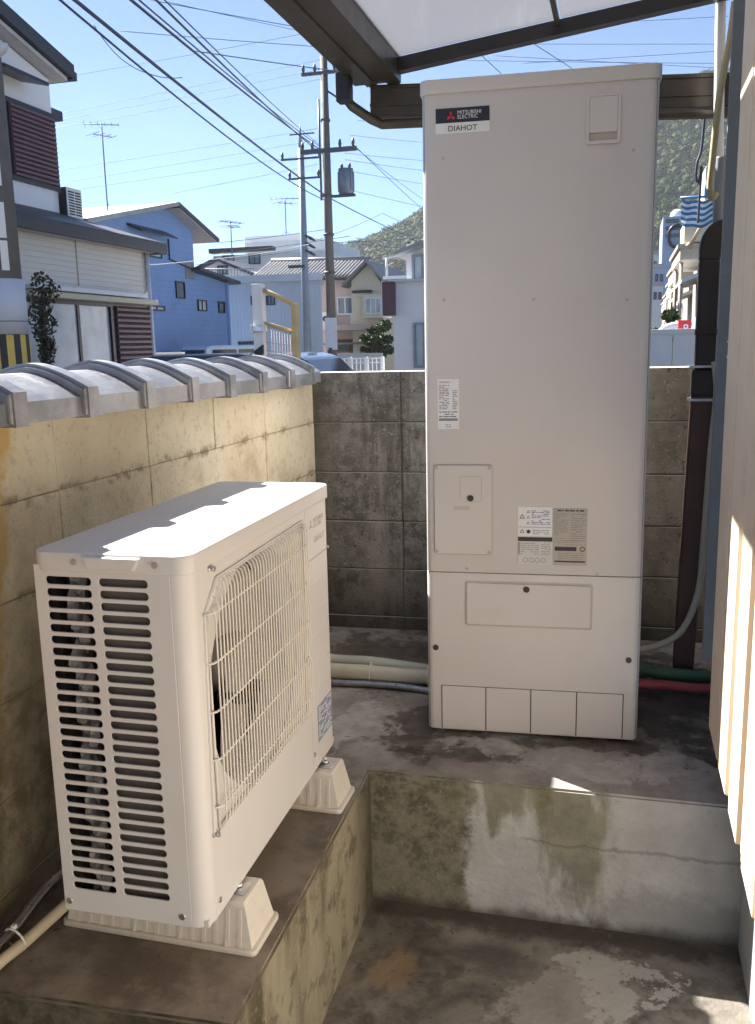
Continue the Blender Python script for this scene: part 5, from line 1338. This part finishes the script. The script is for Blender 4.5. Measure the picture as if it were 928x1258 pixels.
for i, (px, py, d) in enumerate(rows):
    c = at(px, py, d*.96-2.477); nxt = c.y+3.6*d/16
    labs = ['nearest beige terrace house with a box balcony, right of the tank', 'second beige terrace house of the receding row', 'third beige terrace house of the receding row', 'fourth beige terrace house of the receding row', 'fifth beige terrace house of the receding row', 'farthest small beige terrace house of the receding row']
    t = world_thing('terrace_house', labs[i], 'house', c.x+2.2, c.y+1.5, gr_)
    x0, yf = c.x, c.y
    mb = MB(); mb.box((x0+.45, yf+.3, -.45), (x0+5, nxt-.15, c.z+.9)); wpart('wall', mb, 'terrace_wall', t)
    bh = 17*d/1093; mb = MB(); mb.box((x0, yf, c.z-bh), (x0+.45, yf+2.6, c.z-.05), bev=.02); bl = wpart('balcony', mb, 'terrace_beige', t)
    mb = MB(); mb.box((x0-.04, yf-.05, c.z-.06), (x0+.47, yf+2.65, c.z+.0)); wpart('coping', mb, 'terrace_beige', bl)
    mb = MB(); mb.prism([(x0+.45, c.z-bh-.22), (x0+.02, c.z-bh-.36), (x0+.02, c.z-bh-.31), (x0+.45, c.z-bh-.14)], yf-.3, yf+2.8, 'y'); wpart('awning', mb, 'house_grey', t)
    roof_slab(t, [(x0+.5, yf+.1, c.z+.9), (x0+.5, nxt, c.z+.9), (x0+3, nxt, c.z+1.3), (x0+3, yf+.1, c.z+1.3)], .08, 'roof_tile')
    for k_ in range(2):
        mb = MB(); mb.cyl((x0+.05, yf+.4+1.6*k_, -.45), (x0+.05, yf+.4+1.6*k_, c.z-bh), .03, 8); wpart('post', mb, 'terrace_beige', t)
    window(t, 'y', yf+.3, x0+.6, x0+1.3, c.z-.1, c.z+.55, 2, 'frame_dark', 'glass', .05)
# washing: striped towel on a pole
Yt = 11.5
tw = world_thing('striped_towel', 'blue and white striped towel drying on a rail beyond the brown duct', 'towel', at(857, 258, Yt).x, Yt, None, at(857, 277, Yt).z)
a, b, c = at(838, 244, Yt), at(877, 242, Yt), at(840, 276, Yt)
ns = 9; H_ = (a.z-c.z)/ns
for i in range(ns):
    mb = MB(); prev = None
    for j in range(13):
        f = j/12; xx = a.x+(b.x-a.x)*f; yy = Yt+.05*math.sin(f*9+i*.3); dz = -.05*math.sin(f*math.pi)-.012*math.sin(f*11)
        row = (mb.bm.verts.new((xx, yy, a.z-H_*i+dz)), mb.bm.verts.new((xx, yy+.01, a.z-H_*(i+1)+dz)))
        if prev: mb.bm.faces.new((prev[0], row[0], row[1], prev[1])).smooth = True
        prev = row
    wpart('stripe', mb, 'towel_white' if i % 2 else 'towel_blue', tw)
mb = MB(); mb.tube([at(868, 222, Yt), at(868, 242, Yt)], .03, 8); wpart('hook', mb, 'plastic_blue', tw)
mb = MB(); mb.tube([at(836, 243, Yt), at(880, 241, Yt)], .018, 8); wpart('hanger_rail', mb, 'plastic_blue', tw)
ba = world_thing('drying_arm', 'tan slanting drying arm below the striped towel', 'drying arm', at(856, 285, Yt).x, Yt+.2, None, at(846, 304, Yt).z)
mb = MB(); mb.tube([at(848, 302, Yt+.2), at(868, 266, Yt+.2)], .035, 4); wpart('arm', mb, 'wood_tan', ba)
mb = MB(); mb.tube([at(845, 304, Yt+.2), at(849, 300, Yt+.2)], .05, 8); wpart('end_cap', mb, 'wood_tan', ba)
bx2 = world_thing('eave_box', 'cream eave box of a neighbouring house behind the striped towel', 'eave', at(855, 290, 13).x, 13, None, at(855, 300, 13).z)
mb = MB(); b0, b1 = at(840, 298, 13), at(880, 270, 13); mb.box((b0.x, 13, b0.z), (b1.x+.4, 14, b1.z), bev=.02); wpart('box', mb, 'house_ivory', bx2)
mb = MB(); b0, b1 = at(866, 245, 13), at(900, 200, 13); mb.box((b0.x, 13.1, b0.z), (b1.x+.6, 14, b1.z), bev=.02); wpart('gable_end', mb, 'balcony_beige', bx2)
# blue-grey building far down the street
bb = world_thing('far_building', 'far blue-grey building with a white domed tank on its roof', 'building', at(826, 300, 70).x, 70)
ybox(bb, 'wall', 815, 839, 266, 70, 6, 'house_steel')
d_ = at(832, 266, 72); mb = MB(); mb.ball((d_.x, 72, d_.z), .55, 2); wpart('dome', mb, 'house_white', bb)
for k_ in range(3):
    b0, b1 = at(818, 292-9*k_, 70), at(834, 287-9*k_, 70); window(bb, 'y', 70, b0.x, b1.x, b0.z, b1.z, 3, 'frame_dark', 'glass', .05)
mb = MB(); c_ = at(831, 290, 69.7); mb.tube([(c_.x+.55*math.cos(a), 69.7, c_.z+.8*math.sin(a)) for a in [i*.4 for i in range(17)]], .12, 6); wpart('round_sign', mb, 'frame_dark', bb)
for (px, py, d, m) in ((806, 350, 55, 'house_paleblue'), (808, 328, 62, 'house_steel'), (800, 312, 80, 'house_grey')):
    t = world_thing('street_house', {55: 'pale blue house front low in the gap right of the tank', 62: 'grey flat-topped house in the gap right of the tank', 80: 'white distant house at the foot of the wooded hill'}[d], 'house', at(px, py, d).x, d)
    ybox(t, 'wall', px-12, px+9, py, d, 6, m)
    c0, c1 = at(px-13, py-1, d-.3), at(px+10, py-1, d-.3); mb = MB(); mb.box((c0.x, d-.3, c0.z-.1), (c1.x, d+6.2, c0.z+.12)); wpart('roof_edge', mb, 'roof_grey', t)
    for k_ in range(2):
        b0, b1 = at(px-3+6*k_, py+18, d), at(px+1+6*k_, py+9, d); window(t, 'y', d, b0.x, b1.x, b0.z, b1.z, 1, 'frame_dark', 'glass', .05)

# ------------------------------------------------------------------ wooded hills
RIDGE = [(300, 360), (380, 332), (415, 312), (455, 300), (490, 285), (520, 266), (640, 215), (720, 165), (790, 122), (830, 108), (870, 100), (940, 92), (1040, 100), (1200, 150)]
def ridge_at(px):
    for (a, b), (c, d) in zip(RIDGE, RIDGE[1:]):
        if a <= px <= c: return b+(d-b)*(px-a)/(c-a)
def hill_point(px, v):
    top = at(px, ridge_at(px), 540); base = at(px, 412, 260)
    p = base.lerp(top, v); s_ = v*v*(3-2*v)*.55+v*.45
    p.z = -2+(top.z+2)*s_
    p.z += 6*mnoise.noise(Vector((p.x*.02, p.y*.02, 0)))*min(1, v*3)*(1-v*.6)
    return p
mb = MB(); NU, NVv = 90, 26
grid = [[mb.bm.verts.new(hill_point(300+900*i/NU, j/NVv)) for j in range(NVv+1)] for i in range(NU+1)]
back = [mb.bm.verts.new((g[-1].co.x*1.3, g[-1].co.y*1.3+60, -2)) for g in grid]
for i in range(NU):
    for j in range(NVv): mb.bm.faces.new((grid[i][j], grid[i+1][j], grid[i+1][j+1], grid[i][j+1]))
    mb.bm.faces.new((grid[i][-1], grid[i+1][-1], back[i+1], back[i]))
struct(obj('hill', mb.data('hill', 'leaf_far')))
rg = random.Random(21); cs = []
while len(cs) < 3000:
    px = rg.uniform(385, 535) if rg.random() < .5 else rg.uniform(778, 900)
    p = hill_point(px, rg.random()**.8*.995); s_ = rg.uniform(1.8, 3.8)
    cs.append((p.x, p.y, p.z+s_*.6, s_, s_, s_*rg.uniform(.8, 1.25)))
def woodland(name, cs, mat, seed):
    """every crown a lumpy core with leaf sprays over it, all joined"""
    rg = np.random.default_rng(seed)
    t = bmesh.new(); bmesh.ops.create_icosphere(t, subdivisions=2, radius=1); t.verts.ensure_lookup_table()
    V0 = np.array([v.co for v in t.verts]); F0 = np.array([[v.index for v in f.verts] for f in t.faces]); t.free()
    V, F, n0 = [], [], 0
    for (x, y, z, a, b, c) in cs:
        d = .74+.22*np.sin(V0@rg.normal(size=3)*3.1+rg.uniform(0, 6))*np.sin(V0@rg.normal(size=3)*4.3+rg.uniform(0, 6))+rg.uniform(-.10, .10, len(V0))
        C0 = np.array([x, y, z]); A0 = np.array([a, b, c])
        V.append(V0*d[:, None]*A0+C0); F.append(F0+n0); n0 += len(V0)
        m = 120; q = rg.normal(size=(m, 3)); q /= np.linalg.norm(q, axis=1)[:, None]
        P = C0+q*A0*rg.uniform(.62, 1.12, (m, 1)); u = rg.normal(size=(m, 3))*.40; w_ = rg.normal(size=(m, 3))*.40
        V.append(np.stack([P-u, P+u, P+w_], 1).reshape(-1, 3)); F.append(np.arange(3*m).reshape(-1, 3)+n0); n0 += 3*m
    V = np.concatenate(V); F = np.concatenate(F)
    me = bpy.data.meshes.new(name)
    me.vertices.add(len(V)); me.vertices.foreach_set('co', V.astype(np.float32).ravel())
    me.loops.add(F.size); me.loops.foreach_set('vertex_index', F.astype(np.int32).ravel())
    me.polygons.add(len(F)); me.polygons.foreach_set('loop_start', np.arange(0, F.size, 3, dtype=np.int32))
    me.update(calc_edges=True); me.materials.append(MAT[mat])
    o = bpy.data.objects.new(name, me); COL.objects.link(o); o['kind'] = 'stuff'
    return o
fo_ = woodland('forest', cs, 'leaf_far', 5)
fo_['label'] = 'dense mixed woodland covering the hill behind the houses'

# ------------------------------------------------------------------ air between us and the hills
hz = MB(); hz.box((-330, -60, -1.6), (330, 640, 160)); hz = hz.data('haze', 'white_paint')
hm = bpy.data.materials.new('air'); hm.use_nodes = True; hn = hm.node_tree
hn.nodes.remove(hn.nodes['Principled BSDF'])
pv = hn.nodes.new('ShaderNodeVolumePrincipled'); pv.inputs['Color'].default_value = (.80, .88, .95, 1); pv.inputs['Density'].default_value = .0002; pv.inputs['Anisotropy'].default_value = .2
hn.links.new(pv.outputs[0], hn.nodes['Material Output'].inputs['Volume'])
hz.materials.clear(); hz.materials.append(hm)
struct(obj('haze', hz), 'stuff')
